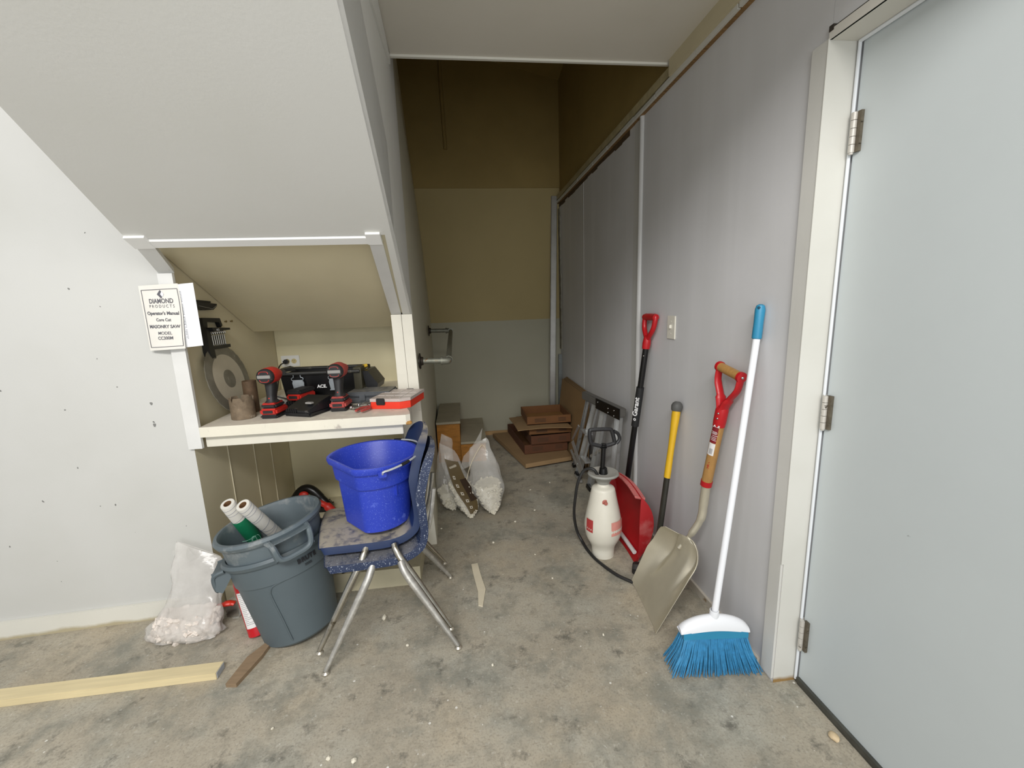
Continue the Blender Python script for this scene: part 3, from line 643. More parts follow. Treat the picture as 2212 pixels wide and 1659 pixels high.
# thin grinding disc in a clear bag behind the left driver
t = thing('grinding_disc', 'thin black grinding disc leaning among clear wrap behind the left impact driver', 'disc', (-.96, 2.33, SH))
MB(TR(-.955, 2.325, SH+.034) @ RX(-.35) @ RY(.3)).lathe([(.012, -.0015), (.066, -.0015), (.066, .0015), (.012, .0015), (.012, -.0015)], 36).build('disc', mat('disc_dark', C(70, 66, 62), .6, .2, var=.2), t)
FILM = film_mat('clear_film', C(214, 216, 214), .28)
random.seed(4)
MB().grid(lambda u, v: (-1.03+.12*u+.01*math.sin(9*v), 2.26+.08*v+.012*math.sin(11*u), SH+.004+.045*math.sin(u*PI)*math.sin(v*PI)+.012*random.random()), 10, 10).build('wrap', FILM, t, smooth=10)

# black toolbox
t = thing('toolbox', 'open black plastic toolbox with two silver latches at the back of the shelf', 'toolbox', (-.77, 2.46, SH)); M_ = TR(-.765, 2.455, SH) @ RZ(-.05)
TB = mat('toolbox_black', C(14, 14, 15), .32, var=.15, vscale=20); TBE = mat('toolbox_edge', C(36, 36, 34), .5, var=.3, vscale=14, dirt=C(96, 92, 80), dirt_amt=.3, dscale=18)
def rr4(w, d, z): return [(-w, -d, z), (w, -d, z), (w, d, z), (-w, d, z)]
MB(M_).rings([rr4(.185, .085, 0), rr4(.20, .10, .150), rr4(.192, .092, .150), rr4(.178, .078, .01)]).build('tub', TB, t, smooth=20)
mb = MB(M_); mb.tube([(-.215, -.108, .155), (.215, -.108, .155), (.215, .108, .155), (-.215, .108, .155)], .010, 8, closed=True); mb.build('rim', TBE, t, smooth=50)
MB(M_).prism([(-.225, -.115), (-.16, -.118), (-.20, -.05), (-.16, .0), (-.225, .09)], .158, .176).build('tray_corner', TBE, t, smooth=20)
MB(M_ @ RX(PI/2)).prism([(.222, .150), (.250, .150), (.300, .075), (.292, .045), (.235, .06)], -.10, .07).build('lid', TB, t, smooth=20)
MB(M_).prism([(.185, -.105), (.225, -.105), (.222, -.02), (.190, -.02)], .02, .175).build('end_panel', mat('olive_black', C(58, 54, 34), .5, var=.3, vscale=12), t, smooth=20)
LAT = mat('latch_metal', C(176, 184, 190), .35, .4, var=.15, vscale=40)
for x in (-.105, .085):
    b = MB(M_).rings([[(x-.026, -.108, .062), (x+.026, -.108, .062), (x+.026, -.104, .062), (x-.026, -.104, .062)], [(x-.03, -.115, .105), (x+.03, -.115, .105), (x+.03, -.108, .105), (x-.03, -.108, .105)], [(x-.024, -.118, .122), (x+.024, -.118, .122), (x+.024, -.110, .122), (x-.024, -.110, .122)]]).box((x, -.107, .060), (.06, .006, .004)).build('latch', LAT, t, smooth=20)
    for s_ in (1, -1): MB(M_).tube([(x+s_*.024, -.118, .118), (x+s_*.030, -.119, .125), (x+s_*.030, -.119, .132), (x+s_*.018, -.120, .138), (x+s_*.018, -.121, .150)], .0016, 6).build('latch_wire', LAT, b)
MB(M_).text('ACE.', .024, TR(.012, -.1015, .080) @ RX(PI/2+.06), .0006, bold=.0008).build('printed_text', mat('white_print', C(225, 225, 225), .6), t, smooth=0)
TBX = 0; t2 = thing('hand_tool', 'yellow handled tool lying inside the open black toolbox', 'hand tool', (-.58, 2.47, 1.03)); MB().tube([(-.60, 2.43, 1.045), (-.54, 2.47, 1.062)], .010, 10).build('handle', mat('yellow_plastic', C(206, 168, 48), .5), t2); MB().tube([(-.66, 2.40, 1.03), (-.60, 2.43, 1.045)], .005, 8).build('shaft', STEEL, t2)

# grey socket case
t = thing('socket_case', 'flat dark grey plastic socket case behind the red organiser', 'tool case', (-.488, 2.305, SH)); M_ = TR(-.488, 2.305, SH) @ RZ(-.1)
GC = mat('case_grey', C(76, 80, 84), .5, var=.15, vscale=20, updust=C(140, 136, 128), up_amt=.7); MB(M_).box((0, 0, .014), (.225, .15, .028), bev=.006).build('case_base', GC, t); MB(M_).box((0, 0, .044), (.232, .156, .026), bev=.008).build('case_lid', GC, t)
MB(M_).box((-.03, -.080, .030), (.03, .006, .034), bev=.002).build('latch', GC, t); MB(M_).box((.07, -.080, .030), (.03, .006, .034), bev=.002).build('latch', GC, t)
# red organiser
t = thing('parts_organiser', 'red parts organiser with clear scratched lid at the right end of the shelf', 'organiser', (-.335, 2.17, SH)); M_ = TR(-.335, 2.175, SH) @ RZ(-.24) @ Matrix.Diagonal((.94, .94, 1.08, 1))
ORED = mat('organiser_red', C(226, 58, 36), .35, var=.06, vscale=12); p_ = [(-.10, -.125), (.055, -.125), (.10, -.09), (.10, .125), (-.10, .125)]
MB(M_).prism(p_, 0, .033).build('tray', ORED, t, smooth=20)
l_ = MB(M_).prism([(x*1.03, y*1.03) for x, y in p_], .0335, .047).build('lid', mat('scratched_clear_lid', C(186, 174, 168), .4, var=.1, vscale=30, bump=.2, dirt=C(150, 146, 140), dirt_amt=.3, dscale=30), t, smooth=20)
for x, y in ((-.045, -.130), (.02, .130)): MB(M_).box((x, y, .034), (.046, .010, .030), bev=.003).build('latch', BLK, t)
mb = MB(M_)
for x in (-.05, 0, .05): mb.box((x, 0, .0475), (.002, .22, .002))
for y in (-.05, .03): mb.box((0, y, .0475), (.18, .002, .002))
mb.build('lid_ribs', mat('lid_rib', C(205, 198, 192), .4), l_)
# pliers
def pliers(x, y, rz, lab, hm):
    t = thing('pliers', lab, 'pliers', (x, y, SH)); M_ = TR(x, y, SH+.012) @ RZ(rz)
    for s_ in (1, -1):
        MB(M_).tube(cat([(0, 0, 0), (s_*.012, .02, 0), (s_*.008, .05, 0)], 5), [.008, .010, .003], 8, flat=.7).build('jaw', STEEL, t)
        MB(M_).tube(cat([(0, 0, 0), (-s_*.016, -.03, 0), (-s_*.020, -.06, 0), (-s_*.014, -.10, 0)], 5), [.006, .008, .008, .006], 8, flat=.8).build('handle', hm, t)
    MB(M_).lathe([(.0001, .010), (.007, .010), (.007, -.006)], 12).build('pivot', STEEL, t)
pliers(-.520, 2.12, 2.5, 'chrome handled pliers lying open in front of the grey case', STEEL)
pliers(-.462, 2.10, -.35, 'pliers with dusty red handles lying beside the red organiser', DRED)

# ================================================================== CHAIRS, BUCKET
NAVY = mat('navy_plastic', C(22, 42, 80), .5, var=.12, vscale=10, dirt=C(96, 108, 126), dirt_amt=.05, dscale=40, updust=C(160, 152, 136), up_amt=.95)
NAVYS = mat('speckled_navy_plastic', C(24, 40, 72), .55, var=.15, vscale=14, dirt=C(150, 156, 168), dirt_amt=.40, dscale=170, dirt_sharp=.06, updust=C(140, 138, 134), up_amt=.5)
CHR = mat('worn_chrome', C(188, 184, 174), .25, 1, var=.25, vscale=20, dirt=C(120, 112, 98), dirt_amt=.3, dscale=24); CHS = mat('plaster_splashed_chrome', C(190, 188, 182), .45, .75, var=.2, vscale=30, dirt=C(206, 204, 198), dirt_amt=.55, dscale=30)
# side profile of the shell: (x forward->back, z) with width
PROF = [(-.215, -.022, .150), (-.205, .0, .170), (-.16, .006, .182), (-.05, -.004, .185), (.06, -.012, .185), (.13, .0, .180), (.172, .045, .176), (.192, .12, .172), (.206, .20, .165), (.222, .28, .155), (.240, .345, .150), (.250, .378, .150), (.255, .398, .150), (.257, .406, .150)]
SZ = .402
def chair(x, y, z, mats, lab, shift=0):
    SM, LM = mats
    t = thing('school_chair', lab, 'chair', (x, y, z)); RM = TR(x, y, 0) @ RZ(.09) @ TR(-x, -y, 0); SO = .045
    P = cat([(a, b, 0) for a, b, c in PROF], 6); W = cat([(c, 0, 0) for a, b, c in PROF], 6)
    n = len(P)-1
    def f(u, v):
        i = min(n, int(round(u*n))); p = P[i]; ke = max(0, (p.y-.30)/.1061); w_ = min(W[i].x, .150) if ke > 0 else W[i].x; w_ = w_*math.sqrt(max(.004, 1-ke*ke)) if (p.y > .30 and i > n*.5) else w_
        tn = (P[min(i+1, n)]-P[max(i-1, 0)]).normalized(); nn = Vector((-tn.y, tn.x))    # normal (up / forward)
        s_ = (v-.5)*2; a = abs(s_)
        bk = max(0, min(1, (i/n-.42)/.2)); dish = .010*(1-bk)-.050*bk; lip = .030+.012*bk-.03*max(0, (i/n-.75)/.25)
        if a < .84: yy_ = w_*s_/.84*.97
        else:
            k = (a-.84)/.16; yy_ = math.copysign(w_*(.97+.03*math.sin(k*PI/2)), s_); drop = dish*(abs(yy_)/.165)**2+lip*k
            return Vector((x+p.x-nn.x*drop, y+SO+yy_, z+SZ+p.y-nn.y*drop))
        return Vector((x+p.x-nn.x*dish*(yy_/.165)**2, y+SO+yy_, z+SZ+p.y-nn.y*dish*(yy_/.165)**2))
    # outer skin with real thickness
    mb = MB(RM @ TR(x, y, 0) @ RZ(.13) @ TR(-x, -y, 0)); mb.grid(lambda u, v: f(u, 1-v), n, 26, -.006); mb.build('seat_shell', SM, t, smooth=55)
    for sy in (-1, 1):
        for sx, top, mid, bot in ((-1, (-.012, .13, .360), (-.030, .160, .320), (-.205, .268, .012)), (1, (.100, .13, .358), (.118, .160, .320), (.300, .255, .012))):
            a = [Vector((x+q[0], y+sy*q[1], z+q[2])) for q in (top, mid, bot)]
            if sx < 0: a[2] = Vector((x-.2045, y+sy*.234, z+.012))
            else: a[2] = Vector((x+.303, y+sy*.234, z+.012))
            pts = cat([a[0], a[1], a[1].lerp(a[2], .35), a[1].lerp(a[2], .7), a[2]], 5); k = len(pts)
            rad = [.0155 if i < k*.4 else .0155-.0075*(i-k*.4)/(k*.6) for i in range(k)]
            l_ = MB(RM).tube(pts, rad, 12).build('leg', LM, t)
            MB(RM @ TR(a[2].x, a[2].y, z)).lathe([(.0001, .012), (.009, .012), (.015, .006), (.015, .002), (.010, 0), (.0001, 0)], 14).build('foot_glide', mat('foot_glide_metal', C(196, 190, 176), .3, .8), l_)
    MB(RM).tube(cat([(x-.01, y-.10, z+.362), (x-.01, y, z+.360), (x-.01, y+.10, z+.362)], 4), .011, 10).tube(cat([(x+.1, y-.10, z+.357), (x+.1, y, z+.355), (x+.1, y+.10, z+.357)], 4), .011, 10).build('under_frame', LM, t)
    # back support tubes behind the shell
    for sy in (-1, 1): MB(RM).tube(cat([(x+.11, y+SO+sy*.11, z+.37), (x+.19, y+SO+sy*.11, z+.395), (x+.228, y+SO+sy*.10, z+.49), (x+.252, y+SO+sy*.09, z+.62)], 5), .009, 8).build('back_tube', LM, t)
CX, CY = -.405, 1.745
chair(CX, CY-.012, -.0, (NAVYS, CHS), 'speckled navy plastic school chair, the lower one of the two stacked chairs')
chair(CX-.028, CY+.028, .058, (NAVY, CHR), 'navy plastic school chair with dusty seat, stacked on top and carrying the blue bucket')

BLUE = mat('bucket_blue', C(40, 62, 178), .42, var=.08, vscale=6, dirt=C(104, 124, 208), dirt_amt=.33, dscale=230, dirt_sharp=.06, dirt2=C(90, 110, 210), d2_amt=.2, d2scale=12)
t = thing('bucket', 'blue plastic flat-sided bucket with white splashes standing on the chair seat', 'bucket', (-.405, 1.80, .463))
def rfl(a, r):      # flat towards -x
    lim = -.80*r; c = math.cos(a)*r
    if c < lim: return lim/math.cos(a)
    return r
bz = .463; BT = TR(-.405, 1.80, bz) @ RZ(.72) @ Matrix.Diagonal((1.09, 1.09, 1.03, 1)); BL = BT @ RZ(-.50)
BTt = BT @ RY(.0)
H = .292
mb = MB(BT); mb.lathe([(.0001, .0), (.118, 0), (.126, .006), (.138, .165), (.138, .195), (.150, .197), (.153, .215), (.158, H-.03), (.170, H-.028), (.176, H-.012), (.174, H), (.164, H), (.158, H-.008), (.150, .22), (.132, .195), (.122, .01), (.0001, .008)], 72, rf=rfl); mb.build('tub', BLUE, t, smooth=35)
for a in (-1.55, 1.1): MB(BT).box((.141, 0, .172), (.010, .004, .055), RZ(a), bev=.001).build('rib', BLUE, t)
for a in (-1.42, 1.42): MB(BL).box((.172, 0, H-.028), (.022, .03, .03), RZ(a), bev=.004).build('ear', BLUE, t)
WIRE = mat('bail_wire', C(206, 210, 214), .35, .5)
arc = [(.188*math.cos(a), .188*math.sin(a), H-.018+.024*math.cos(a*1.05)) for a in [(-1.42+2.84*k/30) for k in range(31)]]
arc[15] = (arc[15][0]+.008, 0, arc[15][2]+.006)
b = MB(BL).tube(cat([(.170*math.cos(-1.42), .170*math.sin(-1.42), H-.04)]+arc+[(.170*math.cos(1.42), .170*math.sin(1.42), H-.04)], 2), .0042, 8).build('bail_handle', WIRE, t)
for k in (5, 25): MB(BL).tube(arc[k-1:k+2], .0065, 10).build('grip_sleeve', BLK, b)

# ================================================================== BINS
BING = mat('bin_grey', C(84, 95, 100), .5, var=.07, vscale=5, dirt=C(132, 136, 136), dirt_amt=.15, dscale=10); BING2 = mat('bin_grey_dusty', C(92, 103, 108), .55, var=.12, vscale=6, dirt=C(168, 168, 164), dirt_amt=.5, dscale=11, dirt_sharp=.35)
def bin_(base, top, r0, r1, mt, lab, hz, handles, rollz=0, text=None, panels=True):
    base = Vector(base); top = Vector(top); h = (top-base).length; z = (top-base).normalized()
    x = Vector((1, 0, 0)); x = (x-z*x.dot(z)).normalized(); y = z.cross(x); M_ = frame(base, x, y, z)
    t = thing('trash_can', lab, 'trash can', tuple(base))
    R = lambda zz: r0+(r1-r0)*zz/h
    mb = MB(M_); mb.lathe([(.0001, 0), (r0-.012, 0), (r0, .012), (R(h*.72), h*.72), (R(h*.72)+.006, h*.725), (r1, h-.028), (r1+.012, h-.026), (r1+.018, h-.012), (r1+.012, h), (r1, h), (r1-.008, h-.012), (R(h*.72), h*.72), (r0-.006, .014), (.0001, .008)], 64)
    mb.build('body', mt, t, smooth=35)
    for a in handles:
        hm = MB(M_ @ RZ(a)); rr_ = r1+.008; zt = h-.022; w = .070
        pts = cat([(rr_-.01, -w*1.1, zt), (rr_+.030, -w, zt-.012), (rr_+.034, -w*.8, zt-.070), (rr_+.034, 0, zt-.080), (rr_+.034, w*.8, zt-.070), (rr_+.030, w, zt-.012), (rr_-.01, w*1.1, zt)], 6)
        hm.tube(pts, .011, 8, flat=.8)
        for s_ in (1, -1): hm.prism([(rr_-.02, zt+.008), (rr_+.035, zt+.004), (rr_+.036, zt-.07), (rr_+.016, zt-.085), (rr_-.03, zt-.03)], -.004, .004, frame(Vector((0, s_*w, 0)), Vector((1, 0, 0)), Vector((0, 0, 1)), Vector((0, -1, 0))))
        hm.grid(lambda u, v: (rr_-.012+.046*v, -w+2*w*u, zt-.004-.002*math.sin(u*PI)), 8, 3, .005)
        hm.build('handle', mt, t, smooth=35)
    return t, M_, R, h
t, M_, R_, h_ = bin_((-.772, 1.772, .001), (-.845, 1.812, .395), .152, .197, BING, 'grey plastic trash can standing on the floor, the lower one of the nested pair', .4, (PI+.35, .35))
# raised panel line and lettering
def onbin(a, z, out=.002): 
    r = R_(z)+out; return M_ @ Vector((r*math.cos(a), r*math.sin(a), z))
pts = [onbin(a, z, .001) for a, z in [(-1.42, .03), (-1.47, .14), (-1.52, .24), (-1.50, .268), (-1.42, .285), (-1.2, .292), (-.9, .296), (-.5, .298)]]
MB().tube(cat(pts, 5), .0035, 6).build('panel_line', BING, t)
mb = MB()
txt = 'BRUTE'
for i, ch in enumerate(txt):
    a = -.84+.085*i; z = h_-.062; r = R_(z)+.0085
    o = M_ @ Vector((r*math.cos(a), r*math.sin(a), z)); X = (M_.to_3x3() @ Vector((-math.sin(a), math.cos(a), 0))); Zr = (M_.to_3x3() @ Vector((math.cos(a), math.sin(a), 0))); Yv = Zr.cross(X)
    mb.text(ch, .024, frame(o, X, Yv, Zr), .0006, bold=.0014)
for dz in (0, .006):
    for i in range(3):
        a = -.72+.05*i; z = h_-.083-dz; r = R_(z)+.009
        mb.box((0, 0, 0), (.011, .002, .001), frame(M_ @ Vector((r*math.cos(a), r*math.sin(a), z)), M_.to_3x3() @ Vector((-math.sin(a), math.cos(a), 0)), M_.to_3x3() @ Vector((0, 0, 1)), M_.to_3x3() @ Vector((math.cos(a), math.sin(a), 0))))
mb.build('printed_text', mat('black_print', C(34, 36, 40), .6), t, smooth=0)
t, M_, R_, h_ = bin_((-.795, 1.80, .115), (-.862, 1.80, .505), .148, .192, BING2, 'dusty grey plastic trash can nested inside the lower one, holding two paper rolls', .4, (-.85, PI-.85))
MB(M_).tube(cat([(-.10, .05, .03), (-.02, .1, .06), (.08, .08, .07), (.12, -.02, .05)], 6), .006, 6).build('inner_ridge', BING2, t)
# rolls
WP = mat('roll_white', C(208, 205, 196), .5, var=.06, vscale=8); GRN = mat('roll_green_film', C(20, 110, 74), .4, var=.15, vscale=12); BRN = mat('cardboard_core', C(120, 86, 54), .9); LINE = mat('roll_line', C(96, 104, 128), .6)
def roll(top, bot, r, green, lab):
    t = thing('paper_roll', lab, 'roll', tuple(bot)); top = Vector(top); bot = Vector(bot); L_ = (top-bot).length; A = aim(top, bot)
    MB(A).lathe([(r*.55, .02), (r*.55, 0), (r-.002, 0), (r, .003), (r, L_), (.0001, L_)], 28).build('roll_body', WP, t)
    MB(A).lathe([(r*.55, .0), (r*.5, 0), (r*.5, .06), (.0001, .06)], 24).build('core', BRN, t)
    mb = MB(A); random.seed(int(r*1e4)+int(green))
    for z, ti in ((.012, .2), (.03, .35), (.05, .1), (.085, .4), (.10, .25), (.15, .5), (.17, -.4), (.20, .2), (.215, .5)):
        if green and z > .10: continue
        mb.tube([((r+.0004)*math.cos(a), (r+.0004)*math.sin(a), z+ti*r*math.cos(a)+r*abs(ti)) for a in [2*PI*k/28 for k in range(28)]], .0005, 4, closed=True)
    mb.build('printed_lines', LINE, t)
    if green: MB(A).lathe([(r+.001, .100), (r+.0018, .101), (r+.0018, L_), (.0001, L_)], 28).build('green_film', GRN, t, label='green plastic film')
roll((-1.000, 1.772, .600), (-.975, 1.885, .375), .028, True, 'white paper roll with green film around its lower half, left one in the trash can')
roll((-.938, 1.765, .592), (-.885, 1.915, .360), .028, False, 'white paper roll with thin blue lines, right one in the trash can')
t = thing('plastic_scrap', 'scrap of clear green film lying in the upper trash can left of the rolls', 'scrap', (-.95, 1.81, .40)); 
for k in range(5): MB().tube(cat([(-.98+.02*k, 1.80, .41), (-.96+.012*k, 1.795, .415+.006*k), (-.93, 1.80, .42+.01*random.random())], 5), .003, 6, flat=.3).build('strand', film_mat('green_scrap', C(150, 205, 185), .6) if 'green_scrap' not in MATS else MATS['green_scrap'], t)

# black and red power tool behind the bin
t = thing('power_tool', 'black and red power tool lying under the shelf behind the trash cans', 'power tool', (-1.0, 2.68, .10))
MB().tube(cat([(-1.15, 2.72, .10), (-1.11, 2.71, .20), (-1.05, 2.70, .255), (-1.0, 2.69, .245), (-.95, 2.68, .19), (-.91, 2.67, .145), (-.885, 2.66, .11)], 7), [.035, .03, .028, .028, .026, .026, .03], 14).build('body', TB, t)
MB().ball((-1.045, 2.66, .235), .03, sc=(1, .6, .7)).build('red_cap', RED, t); MB().tube(cat([(-.955, 2.64, .185), (-.90, 2.625, .160), (-.865, 2.62, .115)], 6), [.018, .026, .022], 12).build('grip', RED, t)
MB().box((-.99, 2.70, .13), (.20, .10, .06), bev=.02).build('base', TB, t)

# fire extinguisher
t = thing('fire_extinguisher', 'small red fire extinguisher with white label standing at the left of the trash cans', 'fire extinguisher', (-.942, 1.735, 0)); A = aim((-.945, 1.745, .002), (-1.015, 1.80, .30))
MB(A).lathe([(.0001, .003), (.03, 0), (.038, .006), (.038, .235), (.034, .255), (.018, .272), (.014, .28), (.0001, .28)], 28).build('cylinder', mat('extinguisher_red', C(190, 22, 34), .3, var=.06), t)
n_ = 14; a0 = math.radians(200); a1 = math.radians(330)
def lab_(r, z0, z1, aa, ab, nseg=14): 
    return lambda u, v: (r*math.cos(aa+(ab-aa)*u), r*math.sin(aa+(ab-aa)*u), z0+(z1-z0)*v)
ei = A.to_3x3().inverted() @ Vector((.45, -.9, 0)); ang = math.atan2(ei.y, ei.x)
MB(A).grid(lab_(.0386, .045, .205, ang-1.0, ang+.55), 14, 2).build('label_sticker', mat('label_white', C(226, 224, 222), .5), t)
mb = MB(A); random.seed(11)
for k in range(18):
    z = .195-.0078*k; w0 = random.uniform(.4, 1.0); mb.grid(lab_(.0389, z, z+.0013, ang-.85, ang-.85+w0), 6, 1)
mb.build('printed_text', INK, t); MB(A).lathe([(.014, .28), (.016, .285), (.016, .30), (.0001, .30)], 16).box((.02, 0, .305), (.07, .014, .012), bev=.003).build('valve_head', BLK, t)

# ================================================================== BAGS
STONE = mat('white_stone', C(226, 220, 202), .7, var=.12, vscale=20, bump=.2); PLASTER = mat('plaster_chunks', C(224, 214, 204), .8, var=.12, vscale=14, bump=.3)
BAGF3 = film_mat('bag_film_crumpled', C(224, 221, 216), .42, .12); BAGF = film_mat('bag_film', C(228, 227, 222), .20, .12); BAGF2 = film_mat('bag_film_milky', C(222, 220, 214), .30, .15)
def bag(secs, fill, nst, rst, lab, film, stone, flap=None, seed=1, nm='stone_bag'):
    """secs: list of (centre, half-width vector, half-depth vector)"""
    random.seed(seed); S_ = []
    for j in range(3):
        S_.append(cat([s[j] for s in secs], 5))
    n = len(S_[0]); t = thing(nm, lab, 'bag', tuple(secs[0][0]))
    R = []; ns = 36
    for i in range(n):
        c, w_, d = S_[0][i], S_[1][i], S_[2][i]; ring = []
        for k in range(ns):
            a = 2*PI*k/ns; rip = 1+.05*math.sin(5*a+i*.9)+.04*math.sin(9*a-i*.5)+random.uniform(-.012, .012)
            ring.append(tuple(c+w_*math.cos(a)*rip+d*math.sin(a)*rip))
        R.append(ring)
    mb = MB().rings(R, True, True, False); mb.build('bag_film', film, t, smooth=80)
    mb = MB(); last = int((n-1)*fill)
    for q in range(nst):
        i = random.randint(0, last); c, w_, d = S_[0][i], S_[1][i], S_[2][i]; a = random.uniform(0, 2*PI); r = random.choice((1, 1, 1, .8))*.82
        mb.rock(tuple(c+w_*math.cos(a)*r+d*math.sin(a)*r), rst*random.uniform(.6, 1.25)*(min(1, .35+w_.length/.06)))
    # solid fill so nothing shows through
    R2 = [[tuple(c+w_*math.cos(2*PI*k/16)*.8+d*math.sin(2*PI*k/16)*.8) for k in range(16)] for c, w_, d in [(S_[0][i], S_[1][i], S_[2][i]) for i in range(last+1)]]
    mb.rings(R2); mb.build('stones', stone, t, smooth=25, kind='stuff')
    return t, S_, R
V = Vector
# right bag
t, S_, R = bag([(V((.150, 2.62, .012)), V((.012, 0, 0)), V((0, .01, 0))), (V((.140, 2.67, .06)), V((.065, .01, 0)), V((0, .05, .01))), (V((.125, 2.72, .16)), V((.108, .02, 0)), V((0, .07, .02))), (V((.105, 2.78, .27)), V((.095, .02, .02)), V((0, .05, .02))), (V((.085, 2.83, .37)), V((.075, .0, .03)), V((0, .022, .01))), (V((.075, 2.86, .43)), V((.06, 0, .035)), V((0, .008, 0)))], .44, 300, .0125,
    'clear plastic bag of white stones, rightmost of the three at the passage wall', BAGF2, STONE, seed=21)
MB().grid(lambda u, v: (-.06+.14*u+.03*v, 2.80+.04*u, .26+.08*u+.10*v+.10*u*v-.02*math.sin(u*PI)), 8, 6).build('bag_flap', BAGF2, t, smooth=80)
MB().tube(cat([(-.025, 2.74, .08), (-.02, 2.73, .20), (.02, 2.76, .32), (.09, 2.82, .415), (.115, 2.83, .41), (.13, 2.82, .38)], 6), .0022, 6).build('string', mat('cream_string', C(222, 210, 180), .8), t)
# middle bag with brown printed band
t, S_, R = bag([(V((.0, 2.60, .012)), V((.012, 0, 0)), V((0, .01, 0))), (V((-.015, 2.65, .07)), V((.07, .01, -.01)), V((0, .05, .01))), (V((-.045, 2.70, .16)), V((.088, .02, -.02)), V((0, .06, .02))), (V((-.085, 2.75, .25)), V((.075, .02, -.02)), V((0, .05, .02))), (V((-.115, 2.79, .34)), V((.065, .0, -.02)), V((0, .02, .01))), (V((-.14, 2.82, .43)), V((.05, 0, -.03)), V((0, .006, 0)))], .50, 240, .0145,
    'plastic bag of white stones with brown printed band, middle one of the three', BAGF, STONE, seed=22)
BAND = mat('brown_band', C(96, 80, 48), .55, var=.15, vscale=12); DARKB = mat('brown_band_dark', C(54, 38, 22), .5)
n = len(S_[0])
def front(u, s_, out=.004):   # point on the bag front: u 0..1 along, s_ -1..1 across
    f = u*(n-1); i = min(n-2, int(f)); k = f-i
    c = S_[0][i].lerp(S_[0][i+1], k); w_ = S_[1][i].lerp(S_[1][i+1], k); d = S_[2][i].lerp(S_[2][i+1], k)
    a = math.asin(max(-1, min(1, s_))); return c+w_*math.sin(a)*1.06-d*math.cos(a)*1.10+V((0, -out, 0))
def edge(u): return .02+.25*math.sin(u*9)*.2+.25*(1-u)
b = MB().grid(lambda u, v: front(.13+.70*u, edge(u)-.22-.42*u+(1.18-edge(u)+.30*u-.1)*v), 22, 8, .0008).build('printed_band', BAND, t, smooth=80)
MB().grid(lambda u, v: front(.34+.28*u, .42-.1*u+.50*v, .0062), 10, 5, .0005).build('band_panel', DARKB, b, smooth=80)
WPR = mat('print_cream', C(214, 206, 188), .6)
for k in range(5):
    u = .24+.095*k; s0 = edge((u-.13)/.7)-.42*(u-.13)/.7
    ic = MB().grid(lambda a, c_: front(u+.038*a, s0+.20*c_, .0064), 2, 2, .0003).build('printed_icon', WPR, b)
    p = front(u+.018, s0+.10, .0072); MB().ball(tuple(p), .0055, sc=(1, .3, 1)).build('icon_dot', DARKB, b)
p0 = front(.15, .62, .0075); p1 = front(.18, .62, .0075); p2 = front(.15, .74, .0075); X = ((p2-p0).normalized()*.75+(p1-p0).normalized()*.65).normalized(); Zv = V((0, -1, .1)).normalized(); Yv = Zv.cross(X).normalized()
MB().text('VSA', .024, frame(p0, X, Yv, X.cross(Yv)), .0004, bold=.001).build('printed_text', WPR, b, smooth=0)
# squiggle line of lettering too blurred to read at the top of the band
mb = MB(); random.seed(6)
for k in range(8):
    u = .74+.006*k; q = -.25+.09*k; p = front(u, q, .0074); mb.box((0, 0, 0), (.003, .002, .020), TR(*p) @ RY(-.5)); 
    if k % 2: mb.box((0, 0, 0), (.011, .002, .003), TR(*p) @ RY(-.5))
mb.build('printed_marks', WPR, b, smooth=0)
# left bag
t, S_, R = bag([(V((-.115, 2.73, .012)), V((.012, 0, 0)), V((0, .01, 0))), (V((-.135, 2.75, .06)), V((.055, .01, 0)), V((0, .04, .01))), (V((-.155, 2.78, .14)), V((.07, .0, 0)), V((0, .05, .02))), (V((-.16, 2.83, .26)), V((.06, .0, 0)), V((0, .04, .02))), (V((-.155, 2.88, .38)), V((.05, .0, .01)), V((0, .02, .01))), (V((-.14, 2.9, .48)), V((.035, 0, -.02)), V((0, .006, 0)))], .42, 150, .015,
    'clear plastic bag of white stones pressed against the wall, leftmost of the three', BAGF, STONE, seed=23)

# bag of plaster chunks by the left wall
t, S_, R = bag([(V((-1.27, 1.79, .012)), V((.165, -.015, 0)), V((0, .06, .008))), (V((-1.262, 1.795, .05)), V((.155, -.015, 0)), V((0, .075, .0))), (V((-1.235, 1.81, .11)), V((.125, -.01, .0)), V((0, .06, .0))), (V((-1.22, 1.835, .19)), V((.10, 0, -.01)), V((0, .040, 0))), (V((-1.215, 1.865, .28)), V((.095, 0, -.035)), V((0, .022, 0))), (V((-1.215, 1.89, .345)), V((.085, 0, -.045)), V((0, .006, 0)))], .36, 260, .020,
    'crumpled clear plastic bag of white plaster chunks on the floor against the left wall', BAGF3, PLASTER, seed=31, nm='plaster_bag')
MB().grid(lambda u, v: (-1.30+.10*u-.01*v+.01*math.sin(v*7), 1.875+.02*math.sin(u*6), .22+.15*v-.03*u+.02*math.sin(u*8+v*3)), 9, 9).build('bag_flap', BAGF, t, smooth=50)
t = thing('clear_bag', 'loose clear plastic bag lying behind the plaster bag beside the fire extinguisher', 'bag', (-1.10, 1.88, 0))
MB().grid(lambda u, v: (-1.15+.16*u, 1.86+.06*v, .01+.20*math.sin(u*2.2)*(1-v*.3)*v+.02*math.sin(u*14+v*9)+.03*v), 12, 10).build('film', BAGF, t, smooth=30)
t = thing('scraper', 'red plastic handle poking out from the clear bag behind the extinguisher', 'scraper', (-1.08, 1.84, .1))
MB().tube(cat([(-1.15, 1.845, .085), (-1.12, 1.845, .092), (-1.095, 1.85, .090), (-1.082, 1.85, .084)], 5), [.012, .016, .014, .008], 12, flat=.7).build('handle', mat('scraper_red', C(206, 48, 30), .35), t)
MB().box((-1.105, 1.858, .055), (.05, .002, .08)).build('blade', STEEL, t)

